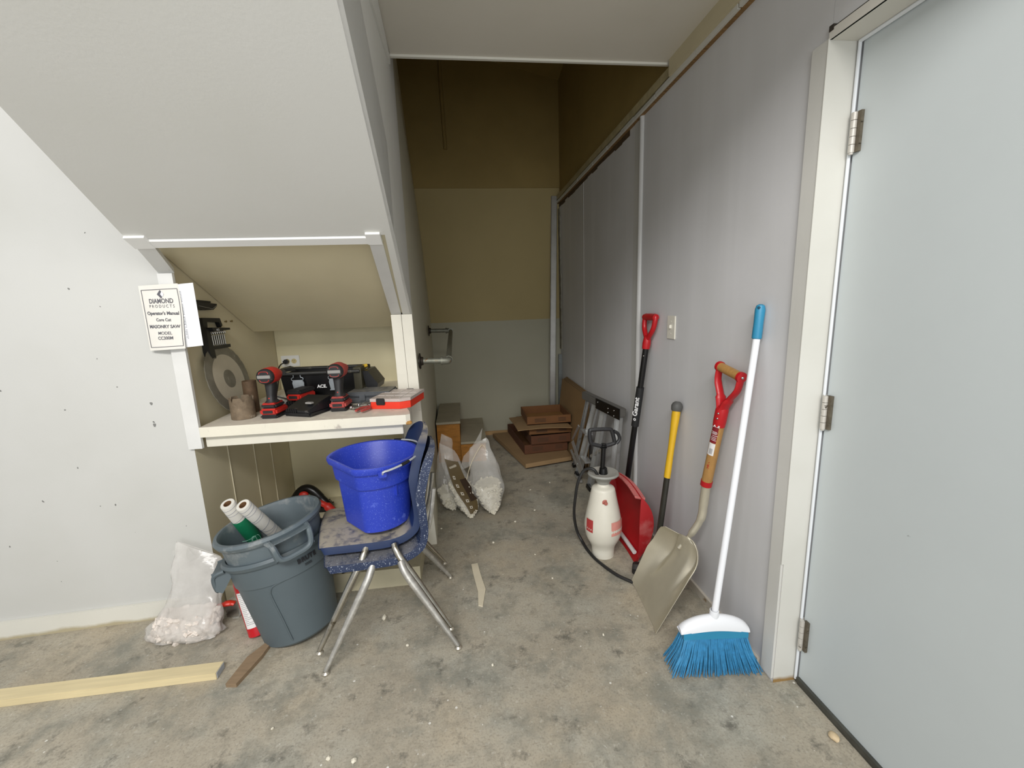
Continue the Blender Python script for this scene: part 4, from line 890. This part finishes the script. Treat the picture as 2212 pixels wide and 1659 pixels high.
# ================================================================== FLOOR WOOD, CHIPS
PINE = mat('pine_strip', C(218, 202, 160), .6, var=.12, vscale=6, stretch=(.6, 8, 8), bump=.1); OLDW = mat('old_wood', C(140, 118, 92), .8, var=.2, vscale=8, stretch=(2, 8, 8))
t = thing('wood_strip', 'long pale pine strip lying on the floor at the lower left', 'wood strip', (-1.6, 1.545, 0)); M_ = TR(-1.0, 1.548, 0) @ RZ(.004)
MB(M_).b2((-1.6, -.028, 0), (0, .030, .028), bev=.001).build('strip', PINE, t, smooth=20); MB(M_).b2((.0002, -.024, .002), (.002, .026, .026)).build('end_tag', mat('end_tag', C(170, 174, 180), .5, var=.1), t)
mb = MB(); mb.prism([(-.945, 1.478), (-.905, 1.472), (-.868, 1.60), (-.855, 1.70), (-.88, 1.672), (-.925, 1.60)], 0.0, .016); tag(mb.build('wood_wedge', OLDW, smooth=20), 'short brown split wood wedge on the floor in front of the trash cans', 'wood scrap')
mb = MB(); mb.prism([(-.014, 2.085), (.020, 2.09), (.030, 2.0), (.050, 1.87), (.030, 1.75), (.010, 1.76), (.012, 1.86), (-.004, 1.98)], .001, .006); tag(mb.build('drywall_strip', mat('drywall_paper', C(214, 204, 180), .8, var=.08, vscale=10), smooth=20), 'torn cream strip of drywall lying on the passage floor', 'drywall scrap')
random.seed(12)
chips = [(-.414, 1.748, .016, 'large pale plaster chip on the floor between the chair legs'), (-.292, 1.573, .007, 'tiny pale chip on the floor near the front right chair foot'), (-.401, 1.132, .011, 'pale chip at the bottom edge of the photo, right of its twin'),
 (-.482, 1.151, .009, 'pale chip at the bottom edge of the photo, left of its twin'), (.427, 2.628, .008, 'pale chip on the passage floor midway between the stone bags and the sprayer'), (-.19, 2.50, .007, 'small chip on the floor just in front of the leftmost stone bag'),
 (.927, 1.402, .008, 'pale chip on the floor behind the broom under the scoop shovel'), (.278, 2.50, .008, 'pale chip on the floor in front of the rightmost stone bag'), (.12, 2.28, .009, 'pale chip on the floor beyond the torn drywall strip'), (.34, 2.12, .006, 'tiny chip in the middle of the passage floor right of the drywall strip'),
 (.39, 1.9, .006, 'tiny chip on the open floor left of the sprayer hose'), (.05, 1.42, .006, 'tiny chip on the floor in front of the drywall strip'), (.52, 1.5, .006, 'tiny chip on the floor left of the scoop shovel blade'), (-.7, 1.28, .007, 'small chip on the floor in front of the brown wood wedge'),
 (.45, 2.95, .009, 'pale chip on the floor in front of the cardboard stack'), (.62, 3.05, .008, 'pale chip on the floor between the cardboard stack and the ladder feet')]
for x, y, r, lb_ in chips:
    tag(MB().rock((x, y, r*.45), r, 1).build('plaster_chip', STONE, origin=(x, y, 0), smooth=0), lb_, 'chip', 'plaster chips scattered on the floor')
tag(MB().ball((1.084, .977, .012), .017, sc=(.8, 1, .6), jit=.1).build('pebble', mat('tan_stone', C(206, 184, 148), .6, var=.1), origin=(1.084, .977, 0)), 'tan pebble on the floor against the door threshold', 'pebble')

# ================================================================== CARDBOARD
CB = mat('cardboard_brown', C(114, 76, 42), .85, var=.12, vscale=7); CBT = mat('cardboard_tan', C(150, 122, 86), .85, var=.1, vscale=6); CBI = mat('cardboard_inner', C(146, 106, 58), .85, var=.1, vscale=6); CBD = mat('cardboard_dark', C(92, 56, 34), .85, var=.15, vscale=7); PRT = mat('cardboard_print', C(70, 48, 30), .8)
def tray(c, w_, d, h, z, rz, m_, lab, inner=None):
    t = thing('cardboard_tray', lab, 'cardboard tray', (c[0], c[1], z)); M_ = TR(c[0], c[1], z) @ RZ(rz); e = .005
    MB(M_).b2((-w_/2, -d/2, 0), (w_/2, d/2, e)).build('tray_bottom', inner or m_, t, smooth=0)
    MB(M_).b2((-w_/2, -d/2, 0.0), (w_/2, -d/2+e, h)).b2((-w_/2, d/2-e, 0), (w_/2, d/2, h)).b2((-w_/2, -d/2+e, e), (-w_/2+e, d/2-e, h)).b2((w_/2-e, -d/2+e, e), (w_/2, d/2-e, h)).build('tray_wall', m_, t, smooth=0)
    mb = MB(M_)
    for x, ww in ((-w_*.2, .10), (w_*.3, .07)):
        for k in range(3): mb.b2((x-ww/2, -d/2-.0006, h*.3+k*h*.16), (x+ww/2, -d/2, h*.3+k*h*.16+.006))
    mb.build('printed_mark', PRT, t, smooth=0)
def flat_(pts, z0, z1, lab, m_=CBT, nm='flattened_box'): return tag(MB().prism(pts, z0, z1).build(nm, m_, smooth=0, origin=(pts[0][0], pts[0][1], z0)), lab, 'cardboard')
flat_([(.29, 4.33), (.485, 3.40), (.893, 3.49), (.898, 4.36)], .001, .022, 'flattened brown box lying lowest under the stack of trays', CBD)
flat_([(.27, 4.25), (.475, 3.33), (.895, 3.43), (.900, 4.34)], .024, .060, 'flattened tan box lying directly under the lowest tray', CBT)
tray((.665, 3.93), .40, .72, .085, .062, .10, CBD, 'dark brown cardboard tray at the bottom of the stack, reaching furthest left', CB)
tray((.72, 3.90), .36, .70, .08, .150, .06, CBD, 'dark brown cardboard tray second from the bottom of the stack', CB)
tray((.735, 3.80), .38, .46, .055, .235, .02, CB, 'brown cardboard tray under the tan lid sheet of the stack', CBI)
tag(MB().grid(lambda u, v: (.44+.475*u-.02*v, 3.50+.50*v-.02*u, .302+.012*math.sin(u*3)+.006*math.sin(v*5)-.01*v), 10, 8, .005).build('cardboard_sheet', CBT), 'bent tan cardboard sheet lying under the topmost open tray', 'cardboard')
tray((.735, 3.79), .395, .40, .075, .318, .0, CB, 'open brown cardboard tray on top of the stack', CBI)
for k in range(4):
    x0 = .905+.022*k; x1 = .985+.014*k
    mb = MB(); mb.rings([[(x0, 3.20-.0*k, .002), (x0+.006, 3.20, .002), (x1+.004, 3.26+.03*k, .612+.006*k), (x1, 3.26+.03*k, .612+.006*k)], [(x0+.01, 4.16, .002), (x0+.016, 4.16, .002), (x1+.010, 4.14, .622+.006*k), (x1+.006, 4.14, .622+.006*k)]][::-1])
    names = ['frontmost', 'second', 'third', 'rearmost']
    tag(mb.build('leaning_cardboard', CBT if k else mat('cardboard_leaning', C(148, 118, 78), .85, var=.1, vscale=4), smooth=0, origin=(x0, 3.7, 0)), 'tall brown cardboard sheet leaning on the right wall behind the ladder, %s of four' % names[k], 'cardboard', 'cardboard panels leaning on the wall')

# straightedge, short offcut
A0, A1 = V((.905, 4.27, .002)), V((.995, 4.405, 2.42))
def bar(a, b, w_, d, yaxis=(0, 1, 0)):
    a = V(a); b = V(b); z = (b-a).normalized(); y = V(yaxis); y = (y-z*y.dot(z)).normalized(); x = y.cross(z); return frame(a, x, y, z), (b-a).length
M_, L_ = bar(A0, A1, 0, 0); mb = MB(M_); mb.b2((-.030, -.006, 0), (.030, -.002, L_)).b2((-.030, -.006, 0), (-.024, .018, L_)).b2((.024, -.006, 0), (.030, .018, L_)); tag(mb.build('aluminium_channel', mat('bright_aluminium', C(206, 205, 200), .3, .6, var=.15, vscale=5), smooth=0, origin=tuple(A0)), 'tall aluminium channel leaning in the back right corner', 'channel')
M_, L_ = bar((1.01, 4.33, .002), (1.035, 4.39, .84), 0, 0); tag(MB(M_).b2((-.022, -.012, 0), (.015, .012, L_), bev=.002).build('metal_offcut', mat('grey_offcut', C(128, 132, 130), .45, .5, var=.2, vscale=9), smooth=20, origin=(1.01, 4.33, 0)), 'short grey metal offcut standing beside the tall channel in the corner', 'metal strip')

# ================================================================== STEPLADDER
ALR = mat('ladder_aluminium', C(204, 205, 204), .33, .75, var=.12, vscale=9, dirt=C(150, 144, 134), dirt_amt=.2, dscale=14)
t = thing('step_ladder', 'folded aluminium step ladder with black top cap leaning on the right wall', 'ladder', (.93, 2.85, 0))
cf, cn = V((.905, 3.03, .705)), V((1.0, 2.50, .69)); ax = (cn-cf).normalized(); side = V((-ax.y, ax.x, 0)); side = side if side.x < 0 else -side
upv = ax.cross(side); upv = upv if upv.z > 0 else -upv
CM = frame(cf, ax, side, upv); Lc = (cn-cf).length
cap = MB(CM).b2((0, -.012, -.045), (Lc, .035, .012), bev=.005).build('top_cap', mat('cap_grey', C(96, 94, 90), .5, var=.12, vscale=8), t)
pl = MB(CM).b2((Lc*.42, .0352, -.060), (Lc*1.0, .041, .013), bev=.002).build('cap_plate', TB, cap)
mb = MB(CM)
for x, z in ((.48, -.008), (.74, -.018), (.88, -.012), (.74, -.045), (.88, -.048)): mb.ball((Lc*x, .042, z), .0062, sc=(1, .6, 1), sub=2)
mb.build('rivet', STEEL, cap)
def rail(top, foot, w_, d, mt=ALR, foot_=True):
    z = (V(top)-V(foot)).normalized(); Mr, L_ = bar(foot, top, 0, 0, tuple(ax)); mb = MB(Mr)
    mb.b2((-d, -w_, .012), (-d+.003, w_, L_)).b2((-d, -w_, .012), (d, -w_+.003, L_)).b2((-d, w_-.003, .012), (d, w_, L_)); mb.b2((-d-.002, -w_*.45, .012), (-d, -w_*.25, L_)).b2((-d-.002, w_*.25, .012), (-d, w_*.45, L_))
    r = mb.build('rail', mt, t, smooth=0)
    if foot_: MB(Mr).b2((-d-.004, -w_-.004, -.002), (d+.004, w_+.004, .03), bev=.003).build('rubber_foot', TB, r)
pc = lambda x, z=-.03, s_=.01: cf+ax*(Lc*x)+side*s_+upv*z
rail(pc(.10), (.885, 3.325, .01), .012, .010); rail(pc(.34), (.855, 3.10, .01), .036, .010)
rail(pc(.56), (.880, 2.86, .01), .030, .012); rail(pc(.90), (.925, 2.52, .01), .034, .012)
def brace(a, b, w_=.010): 
    Mr, L_ = bar(a, b, 0, 0, tuple(ax)); MB(Mr).b2((-.004, -w_, 0), (.004, w_, L_), bev=.001).build('brace', ALR, t, smooth=0)
brace((.868, 3.29, .26), (.868, 3.10, .43)); brace((.862, 3.32, .16), (.846, 2.96, .09)); brace((.862, 3.27, .25), (.852, 2.93, .10), .014); brace((.868, 3.28, .10), (.862, 3.16, .20)); brace((.90, 2.9, .25), (.93, 2.62, .42))
for z in (.2, .42): MB().box((.885, 2.98-.05*z, z), (.055, .14, .012), bev=.002).build('step', ALR, t)
MB().b2((.838, 2.98, .012), (.86, 3.12, .03)).build('spreader_plate', ALR, t)
pB, LB = bar((.905, 2.535, .01), pc(.90), 0, 0, tuple(ax)); MB(pB).b2((-.0185, -.028, .10), (-.0175, .024, .24)).build('warning_label', mat('label_white', C(226, 224, 222), .5), t); MB(pB).b2((-.0192, -.028, .215), (-.0184, .024, .245)).build('label_stripe', mat('label_orange', C(206, 70, 42), .5), t); MB(pB).b2((-.0192, -.018, .14), (-.0184, .004, .19)).build('label_picture', mat('label_navy', C(52, 56, 88), .5), t)

# ================================================================== SPRAYER
t = thing('pump_sprayer', 'white plastic pump sprayer with black D handle standing before the red snow shovel', 'sprayer', (.712, 2.069, 0)); SX, SY = .712, 2.069; M_ = TR(SX, SY, 0)
TANK = mat('tank_white', C(222, 218, 204), .4, var=.05, vscale=6, dirt=C(190, 184, 168), dirt_amt=.15, dscale=10)
prof = cat([(.0001, 0, 0), (.055, .0, 0), (.060, .006, 0), (.062, .045, 0), (.070, .070, 0), (.090, .11, 0), (.100, .160, 0), (.099, .20, 0), (.088, .26, 0), (.075, .32, 0), (.065, .37, 0), (.058, .392, 0), (.034, .405, 0), (.032, .42, 0)], 4)
k_ = MB(M_).lathe([(max(.0001, p.x), p.y) for p in prof], 44).build('tank', TANK, t, smooth=60)
MB(M_).lathe([(.032, .415), (.036, .425), (.052, .452), (.078, .462), (.083, .470), (.078, .478), (.060, .474), (.030, .468), (.016, .470), (.0001, .470)], 40).build('funnel_collar', mat('collar_grey', C(150, 150, 144), .6, var=.12, vscale=14, updust=C(176, 172, 164), up_amt=.8), t)
MB(M_).cyl((-.006, 0, .468), (.002, .0, .635), .0125).lathe([(.024, .468), (.020, .50), (.013, .505)], 16).lathe([(.019, .612), (.019, .616), (.012, .618), (.018, .622), (.018, .628), (.012, .63)], 14).build('pump_rod', TB, t)
mb = MB(M_); HP = [(-.070, 0, .650), (-.052, 0, .635), (.0, 0, .622), (.055, 0, .632), (.060, .0, .645), (.045, 0, .700), (.030, 0, .712), (-.060, 0, .715), (-.074, 0, .705)]
mb.tube(cat(HP, 5, True), .0105, 10, closed=True)
mb.tube(cat([(.055, 0, .70), (.078, -.0, .685), (.088, 0, .655), (.07, 0, .63)], 4), .009, 8); mb.build('pump_handle', mat('sprayer_black', C(38, 38, 40), .45, var=.2, vscale=14, updust=C(90, 90, 92), up_amt=.5), t)
MB(M_).lathe([(.016, 0), (.016, .005), (.010, .007), (.010, .016), (.008, .020), (.0001, .020)], 18, TR(-.012, -.064, .335) @ RX(PI/2)).build('relief_valve', mat('valve_red', C(178, 104, 92), .5), t)
PL = mat('faded_red_label', C(222, 150, 138), .5, var=.12, vscale=30, dirt=C(226, 190, 178), dirt_amt=.3, dscale=25)
rT = lambda z: .1015 if z > .13 else .10
def sk(r0, r1, z0, z1, a0, a1): return lambda u, v: ((r0+(r1-r0)*v)*math.cos(a0+(a1-a0)*u), (r0+(r1-r0)*v)*math.sin(a0+(a1-a0)*u), z0+(z1-z0)*v)
mb = MB(M_); mb.grid(sk(.1010, .0995, .155, .232, -1.45, -.45), 10, 3); mb.build('front_label', PL, t); MB(M_).grid(sk(.1012, .0985, .165, .235, -2.95, -2.45), 8, 3).build('side_label', mat('side_label_red', C(180, 60, 60), .5), t)
HOSE = mat('hose_black', C(40, 40, 40), .5, var=.2, vscale=14)
pts = [(SX-.03, SY-.01, .455), (.655, 2.06, .50), (.615, 2.09, .487), (.583, 2.10, .42), (.572, 2.12, .32), (.575, 2.16, .20), (.60, 2.20, .08), (.625, 2.18, .02), (.634, 2.10, .010), (.656, 1.998, .009), (.711, 1.868, .009), (.773, 1.790, .009), (.82, 1.74, .009)]
MB().tube(cat(pts, 7), .0082, 10).build('hose', HOSE, t)

# ================================================================== SNOW SHOVEL
SR = mat('snow_red', C(176, 16, 26), .38, var=.10, vscale=7, dirt=C(186, 96, 92), dirt_amt=.28, dscale=9, dirt_sharp=.25)
t = thing('snow_shovel', 'red plastic snow shovel scoop with black handle and red D grip leaning on the wall', 'snow shovel', (.85, 2.15, 0))
# scoop: profile in x-z swept along y
PF = cat([(.845, .006, 0), (.868, .05, 0), (.905, .11, 0), (.930, .19, 0), (.930, .27, 0), (.905, .335, 0), (.868, .380, 0)], 6)
nP = len(PF)-1
def scoop(u, v, o=0):   # u along profile 0..1 ; v along length (near->far)
    i = min(nP, int(round(u*nP))); p = PF[i]; y = 1.945+.43*v; dx = -.028*v+.018*math.sin(v*PI)
    return V((p.x+dx+o+(.03*v if u > .8 else .0)*0, y-.01*math.sin(u*PI), p.y*(1-.02*v)+.02*math.sin(v*PI)*u))
MB().grid(lambda u, v: scoop(u, 1-v), nP, 18, .004).build('scoop', SR, t, smooth=50)
# end wall near the viewer and the far one
def endw(v, dy):
    pr = [scoop(k/24, v) for k in range(25)]; ins = [V((.842, pr[0].y, .01)), V((.858, pr[0].y, .10)), V((.872, pr[0].y, .24)), V((.868, pr[0].y, .372))]
    pr = [V((p.x, p.y+dy, p.z)) for p in pr]
    k = len(pr); ctr = V((.855-.028*v, pr[0].y+dy*.3, .2)); vs = pr+[ctr+V((0, 0, -.16)), ctr+V((.005, 0, -.05)), ctr+V((.005, 0, .06)), ctr+V((.008, 0, .15))]
    j = [k+min(3, int(4*i/(k-1)*.999)) for i in range(k)]; fs = []
    for i in range(k-1):
        fs.append([i, i+1, j[i]] if j[i] == j[i+1] else [i, i+1, j[i+1], j[i]])
    return vs, fs
for v, dy in ((0, -.012), (1, .012)):
    vs, fs = endw(v, dy); MB().add(vs, fs).add([p+V((0, .003 if v == 0 else -.003, 0)) for p in vs], [f[::-1] for f in fs]).build('end_wall', mat('snow_red_dusty', C(170, 34, 38), .5, dirt=C(200, 140, 136), dirt_amt=.5, dscale=7, dirt_sharp=.4), t, smooth=30)
# pleated top rim
mb = MB()
for k in range(20):
    v = (k+.1)/20; v2 = (k+.9)/20; a = scoop(1, v); b = scoop(1, v2)
    mb.add([a+V((-.030, 0, .004)), b+V((-.030, 0, .004)), b+V((.026, 0, -.012)), a+V((.026, 0, -.012)), a+V((-.030, 0, -.002)), b+V((-.030, 0, -.002)), b+V((.026, 0, -.018)), a+V((.026, 0, -.018))], [(0, 3, 2, 1), (4, 5, 6, 7), (0, 1, 5, 4), (2, 3, 7, 6), (1, 2, 6, 5), (0, 4, 7, 3)])
mb.grid(lambda u, v: scoop(1, v)+V((-.027+.052*u, 0, -.004-.015*u)), 3, 12, .003); mb.build('rim_ribs', mat('snow_rim_pink', C(214, 122, 118), .5, var=.15, vscale=14), t, smooth=0)
hb, ht = V((.955, 2.335, .30)), V((1.012, 2.235, 1.135)); hp = lambda k: hb.lerp(ht, k)
MB().cyl(hp(-.12), hp(.42), .0165).build('handle_lower', TB, t); gs = MB().cyl(hp(.42), hp(.70), .0215).build('handle_sleeve', mat('sleeve_black', C(28, 29, 30), .55, var=.2, vscale=20), t); MB().cyl(hp(.70), hp(1.0), .0165).build('handle_upper', TB, t)
zc = (ht-hb).normalized(); nv = V((-.75, -.66, 0)); nv = (nv-zc*nv.dot(zc)).normalized(); Yv = nv.cross(zc)
MB().text('Garant', .040, frame(hp(.565)+nv*.0222+Yv*.0, zc, nv.cross(zc), nv), .0004, bold=.0012).text('o', .03, frame(hp(.475)+nv*.0222, zc, nv.cross(zc), nv), .0004, bold=.001).build('printed_text', mat('white_print', C(225, 225, 225), .6), gs, smooth=0)
MB().ball(tuple(hp(.92)+nv*.016), .004).build('button', STEEL, t)
# D grip, loop lies across y
DR = mat('grip_red', C(182, 22, 30), .35, var=.1, vscale=12)
GM = frame(ht, (0, -1, 0), V((0, -1, 0)).cross(zc)*-1, zc)
def Dgrip(M_, mt, parent, w_=.062, h=.145):
    pts = cat([(0, 0, .0), (-.012, 0, .03), (-w_*.9, 0, .085), (-w_, 0, h), (-w_*.5, 0, h+.006), (w_*.5, 0, h+.006), (w_, 0, h), (w_*.9, 0, .085), (.012, 0, .03), (0, 0, .0)], 5)
    mb = MB(M_); mb.tube(pts, .0135, 12, flat=1.0); mb.cyl((-w_-.006, 0, h), (w_+.006, 0, h), .0175); mb.lathe([(.021, -.03), (.023, .0), (.020, .03), (.012, .045), (.0001, .05)], 18); return mb.build('d_grip', mt, parent, smooth=50)
Dgrip(GM, DR, t)
tag(MB().tube([(.852, 2.19, .052), (.852, 2.08, .054), (.850, 1.965, .056)], .0115, 14).build('paper_tube', mat('white_tube', C(224, 222, 220), .5), origin=(.852, 2.08, .05)), 'rolled white paper tube resting inside the red snow shovel scoop', 'paper')

# ================================================================== SLEDGE HAMMER
t = thing('sledge_hammer', 'sledge hammer with black and yellow fibreglass handle standing on its head by the wall', 'sledge hammer', (.89, 1.83, 0))
hb, ht = V((.893, 1.822, .05)), V((1.018, 1.888, .875)); hp = lambda k: hb.lerp(ht, k); ovl = lambda a, b, r0, r1: MB().tube([hp(a+(b-a)*i/8) for i in range(9)], [r0+(r1-r0)*i/8 for i in range(9)], 14, flat=.8)
ovl(0, .60, .0165, .0165).build('handle_core', mat('fibre_black', C(40, 38, 30), .6, var=.3, vscale=30), t)
MB().tube([hp(k) for k in (.56, .60, .66, .74, .84, .93, .97)], [.0175, .018, .0175, .017, .019, .0225, .021], 14, flat=.85).build('yellow_grip', mat('grip_yellow', C(222, 176, 30), .5, var=.08, vscale=10), t)
MB().tube([hp(k) for k in (.955, .965, .985, 1.0, 1.01)], [.022, .0255, .0265, .022, .012], 16).build('butt_cap', mat('butt_grey', C(86, 86, 84), .6, var=.15), t)
hd = MB(); A = aim((.80, 1.87, .034), (.96, 1.78, .034)); hd.lathe([(.0001, 0), (.026, 0), (.033, .012), (.033, .05), (.030, .06), (.030, .12), (.033, .13), (.033, .17), (.026, .183), (.0001, .183)], 8, A @ RZ(PI/8)); hd.build('head', mat('forged_steel', C(66, 64, 62), .5, .6, var=.2, vscale=20), t, smooth=30)

# ================================================================== SCOOP SHOVEL
t = thing('scoop_shovel', 'aluminium scoop shovel with wooden shaft and red D handle leaning on the wall', 'shovel', (.86, 1.62, 0))
AS = mat('scoop_aluminium', C(205, 198, 178), .38, .55, var=.10, vscale=6, dirt=C(160, 152, 134), dirt_amt=.4, dscale=9, dirt_sharp=.3, stretch=(1, 1, 1))
f0, f1 = V((.742, 1.462, .002)), V((.776, 1.802, .002)); b0, b1 = V((.985, 1.450, .360)), V((.915, 1.760, .300))
def blade(u, v):      # u: 0 near side ..1 far side ; v: 0 front ..1 back
    a = f0.lerp(f1, u); b = b0.lerp(b1, u)
    mid = a.lerp(b, v); w_ = 1-.0*v
    if v > .52:       # rounded shoulders
        k = (v-.52)/.48; sh = .42+.58*math.sqrt(max(0, 1-k**2.6)); c = f0.lerp(f1, .5).lerp(b0.lerp(b1, .5), v); mid = c+(mid-c)*sh
    nn = V((-.80, -.12, .58)).normalized()
    s_ = abs(u-.5)*2; side = .050*max(0, (s_-.62)/.38)**1.6*(.25+.75*min(1, v*1.6)) ; back = .055*max(0, (v-.72)/.28)**2
    ridge = .020*math.exp(-((s_-.50)/.11)**2)*max(0, min(1, (v-.30)*2.5))*(-1)
    dome = .010*math.exp(-(s_/.25)**2)*max(0, min(1, (v-.4)*2))
    return mid+nn*(side+back+ridge+dome-.012*v)
MB().grid(lambda u, v: blade(u, v), 40, 40, .0022).build('scoop_blade', AS, t, smooth=60)
s0, s1, s2, s3 = V((.955, 1.605, .36)), V((.985, 1.590, .435)), V((.992, 1.588, .50)), V((.995, 1.580, .60))
MB().tube(cat([V((.905, 1.62, .285)), s0, s1, s2, s3], 6), [.010, .015, .0175, .0185, .0205], 14).build('socket', AS, t)
w0, w1 = V((.995, 1.580, .60)), V((1.003, 1.520, .905)); MB().cyl(w0, w1, .0215).build('wooden_shaft', mat('ash_wood', C(172, 130, 74), .5, var=.18, vscale=9, stretch=(9, 9, .8), bump=.08), t)
wd = (w1-w0).normalized(); MB().cyl(w0-wd*.010, w0+wd*.014, .0235).build('collar', DR, t)
nv = V((-.80, -.60, 0)); nv = (nv-wd*nv.dot(wd)).normalized(); side_ = wd.cross(nv)
def onsh(z0, z1, a0, a1, r=.0218): return lambda u, v: tuple(w0.lerp(w1, z0+(z1-z0)*v)+(nv*math.cos(a0+(a1-a0)*u)+side_*math.sin(a0+(a1-a0)*u))*r)
lb = MB().grid(onsh(.64, .93, -.85, .45), 10, 4).build('label_sticker', mat('maroon_label', C(126, 24, 34), .5), t)
MB().grid(onsh(.46, .635, -.85, .45), 10, 4).build('barcode_label', mat('label_white', C(226, 224, 222), .5), t)
mb = MB()
for k in range(9): mb.grid(onsh(.48, .56, -.45+.07*k, -.45+.07*k+.03, .0221), 2, 2)
mb.build('barcode', INK, lb)
mb = MB(); F = frame(w0.lerp(w1, .885)+nv*.0222, side_*-1, wd, nv)
F = frame(w0.lerp(w1, .885)+nv*.0224, wd.cross(nv)*(1 if wd.cross(nv).dot(V((1, 0, 0))) > 0 else -1), wd, nv)
mb.text('ACE', .0125, F, .0002, bold=.0006)
for k, (z, a) in enumerate(((.80, .75), (.785, .62), (.77, .7), (.745, .5), (.72, .66), (.70, .7), (.68, .6))): mb.grid(onsh(z, z+.006, -a, -a+1.0, .0221), 6, 1)
mb.build('printed_text', mat('white_print', C(225, 225, 225), .6), lb, smooth=0)
mb = MB()
for a, b in (((-.2, .26), (.1, .33)), ((.1, .26), (-.2, .32)), ((-.3, .30), (.2, .30)), ((-.1, .34), (.1, .36))):
    q = [onsh(b_, b_+.001, a_, a_+.001, .0219)(0, 0) for a_, b_ in (a, b)]; mb.tube(q, .0011, 5)
mb.build('red_writing', mat('red_marker', C(170, 40, 30), .7), t)
# metal D frame with wooden grip
gd = V((.0, -.85, -.53)); zc = V((.02, -.20, 1)).normalized(); 
DM = frame(w1, V((0, -1, -.20)).normalized(), V((1, 0, 0)), V((0, -.20, 1)).normalized()); DM = frame(w1, V((.05, -.98, -.196)).normalized(), (V((.05, -.98, -.196)).normalized()).cross(zc)*-1, zc)
for s_ in (1, -1): MB(DM).tube(cat([(0.004*s_, 0, -.005), (.008*s_, 0, .04), (.028*s_, 0, .085), (.058*s_, 0, .135), (.062*s_, 0, .185)], 6), [.023, .022, .016, .015, .015], 12, flat=.55).build('d_frame_arm', DR, t, smooth=50)
MB(DM).lathe([(.023, -.04), (.0245, -.02), (.0245, .03), (.018, .05)], 18).build('ferrule', DR, t); MB(DM).cyl((-.056, 0, .190), (.056, 0, .190), .0175).build('wooden_grip', mat('ash_wood', C(178, 128, 62)), t)
for s_ in (1, -1): MB(DM).cyl((.056*s_, 0, .190), (.068*s_, 0, .190), .0205).build('grip_cap', DR, t)
mb = MB(DM); 
for z in (0.0, .022): mb.ball((.012, -.023, z), .0042)
mb.ball((.069, 0, .190), .006); mb.build('rivet', STEEL, t)

# ================================================================== BROOM
t = thing('broom', 'white handled angle broom with bright blue bristles leaning at the right wall', 'broom', (.87, 1.28, 0)); WB = mat('broom_white', C(232, 234, 238), .3, var=.02); BB = mat('broom_blue', C(44, 134, 172), .45, var=.06, vscale=8); BR = mat('bristle_blue', C(58, 136, 182), .55, var=.25, vscale=60)
n0, n1 = V((.868, 1.287, .215)), V((1.020, 1.368, 1.225)); MB().cyl(n0, n1, .0120).build('pole', WB, t)
gt = V((1.030, 1.372, 1.342)); g_ = MB().tube([n1+(gt-n1)*k for k in (-.02, 0, .02, .5, .85, .96, 1.0)], [.012, .0155, .0160, .0155, .0165, .013, .006], 16).build('grip', BB, t); MB().tube([n1+(gt-n1)*k+V((-.012, -.009, 0)) for k in (.86, .90, .94)], [.003, .005, .003], 8).build('hanging_hole', mat('dark_blue', C(22, 70, 92), .6), g_)
BHM = frame((.868, 1.287, 0), V((1, -.09, -.02)).normalized(), V((.09, 1, 0)).normalized(), V((0, 0, 1)))
def capf(u, v):
    x = -.128+.256*u; z = .160+.064*(max(0, 1-(x/.132)**2))**.55; a = PI*v; zb = .158+.016*math.sin(u*PI)**1
    h = max(.003, (z-zb)); return (x, -.026*math.cos(a)*(1-.25*abs(x/.128)**3), zb+h*math.sin(a))
MB(BHM).grid(lambda u, v: capf(v, 1-u), 14, 30).grid(lambda u, v: (-.128+.256*v, -.026*math.cos(PI*u)*(1-.25*abs((2*v-1))**3), .158+.016*math.sin(v*PI)), 2, 30).lathe([(.0155, .212), (.017, .225), (.016, .240), (.013, .241)], 18, TR(0, 0, 0)).build('head_cap', WB, t, smooth=50)
def colf(u, v):
    x = (-.118+.236*u); zt = .160+.018*math.sin(u*PI); a = 2*PI*v; return x, zt
R = []
for k in range(25):
    u = k/24; x = -.120+.240*u; zt = .160+.018*math.sin(u*PI); R.append([(x, -.024, .140), (x, .024, .140), (x, .0235, zt), (x, -.0235, zt)])
MB(BHM).rings(R).build('bristle_block', BB, t)
random.seed(9); mb = MB(BHM)
for r in range(5):
    for k in range(34):
        u = (k+.5)/34; x0 = -.114+.228*u; y0 = -.02+.01*r
        for q in range(5):
            xb = -.168+.336*u+random.uniform(-.008, .008); yb = (-.045+.0225*r)+random.uniform(-.008, .008); zb = .003+random.random()*.010+(.014*abs(u-.5) if random.random() < .5 else 0)
            xm = (x0+xb)/2-.006*(u-.5); R_ = .0016
            mb.tube([(x0+random.uniform(-.003, .003), y0, .148), (xm, (y0+yb)/2, .075), (xb, yb, zb)], [.0026, .0021, .0012], 4, cap=False)
mb.build('bristles', BR, t, smooth=60, kind='stuff')

for o in list(bpy.data.objects):
    if '_w' in o.keys(): del o['_w']
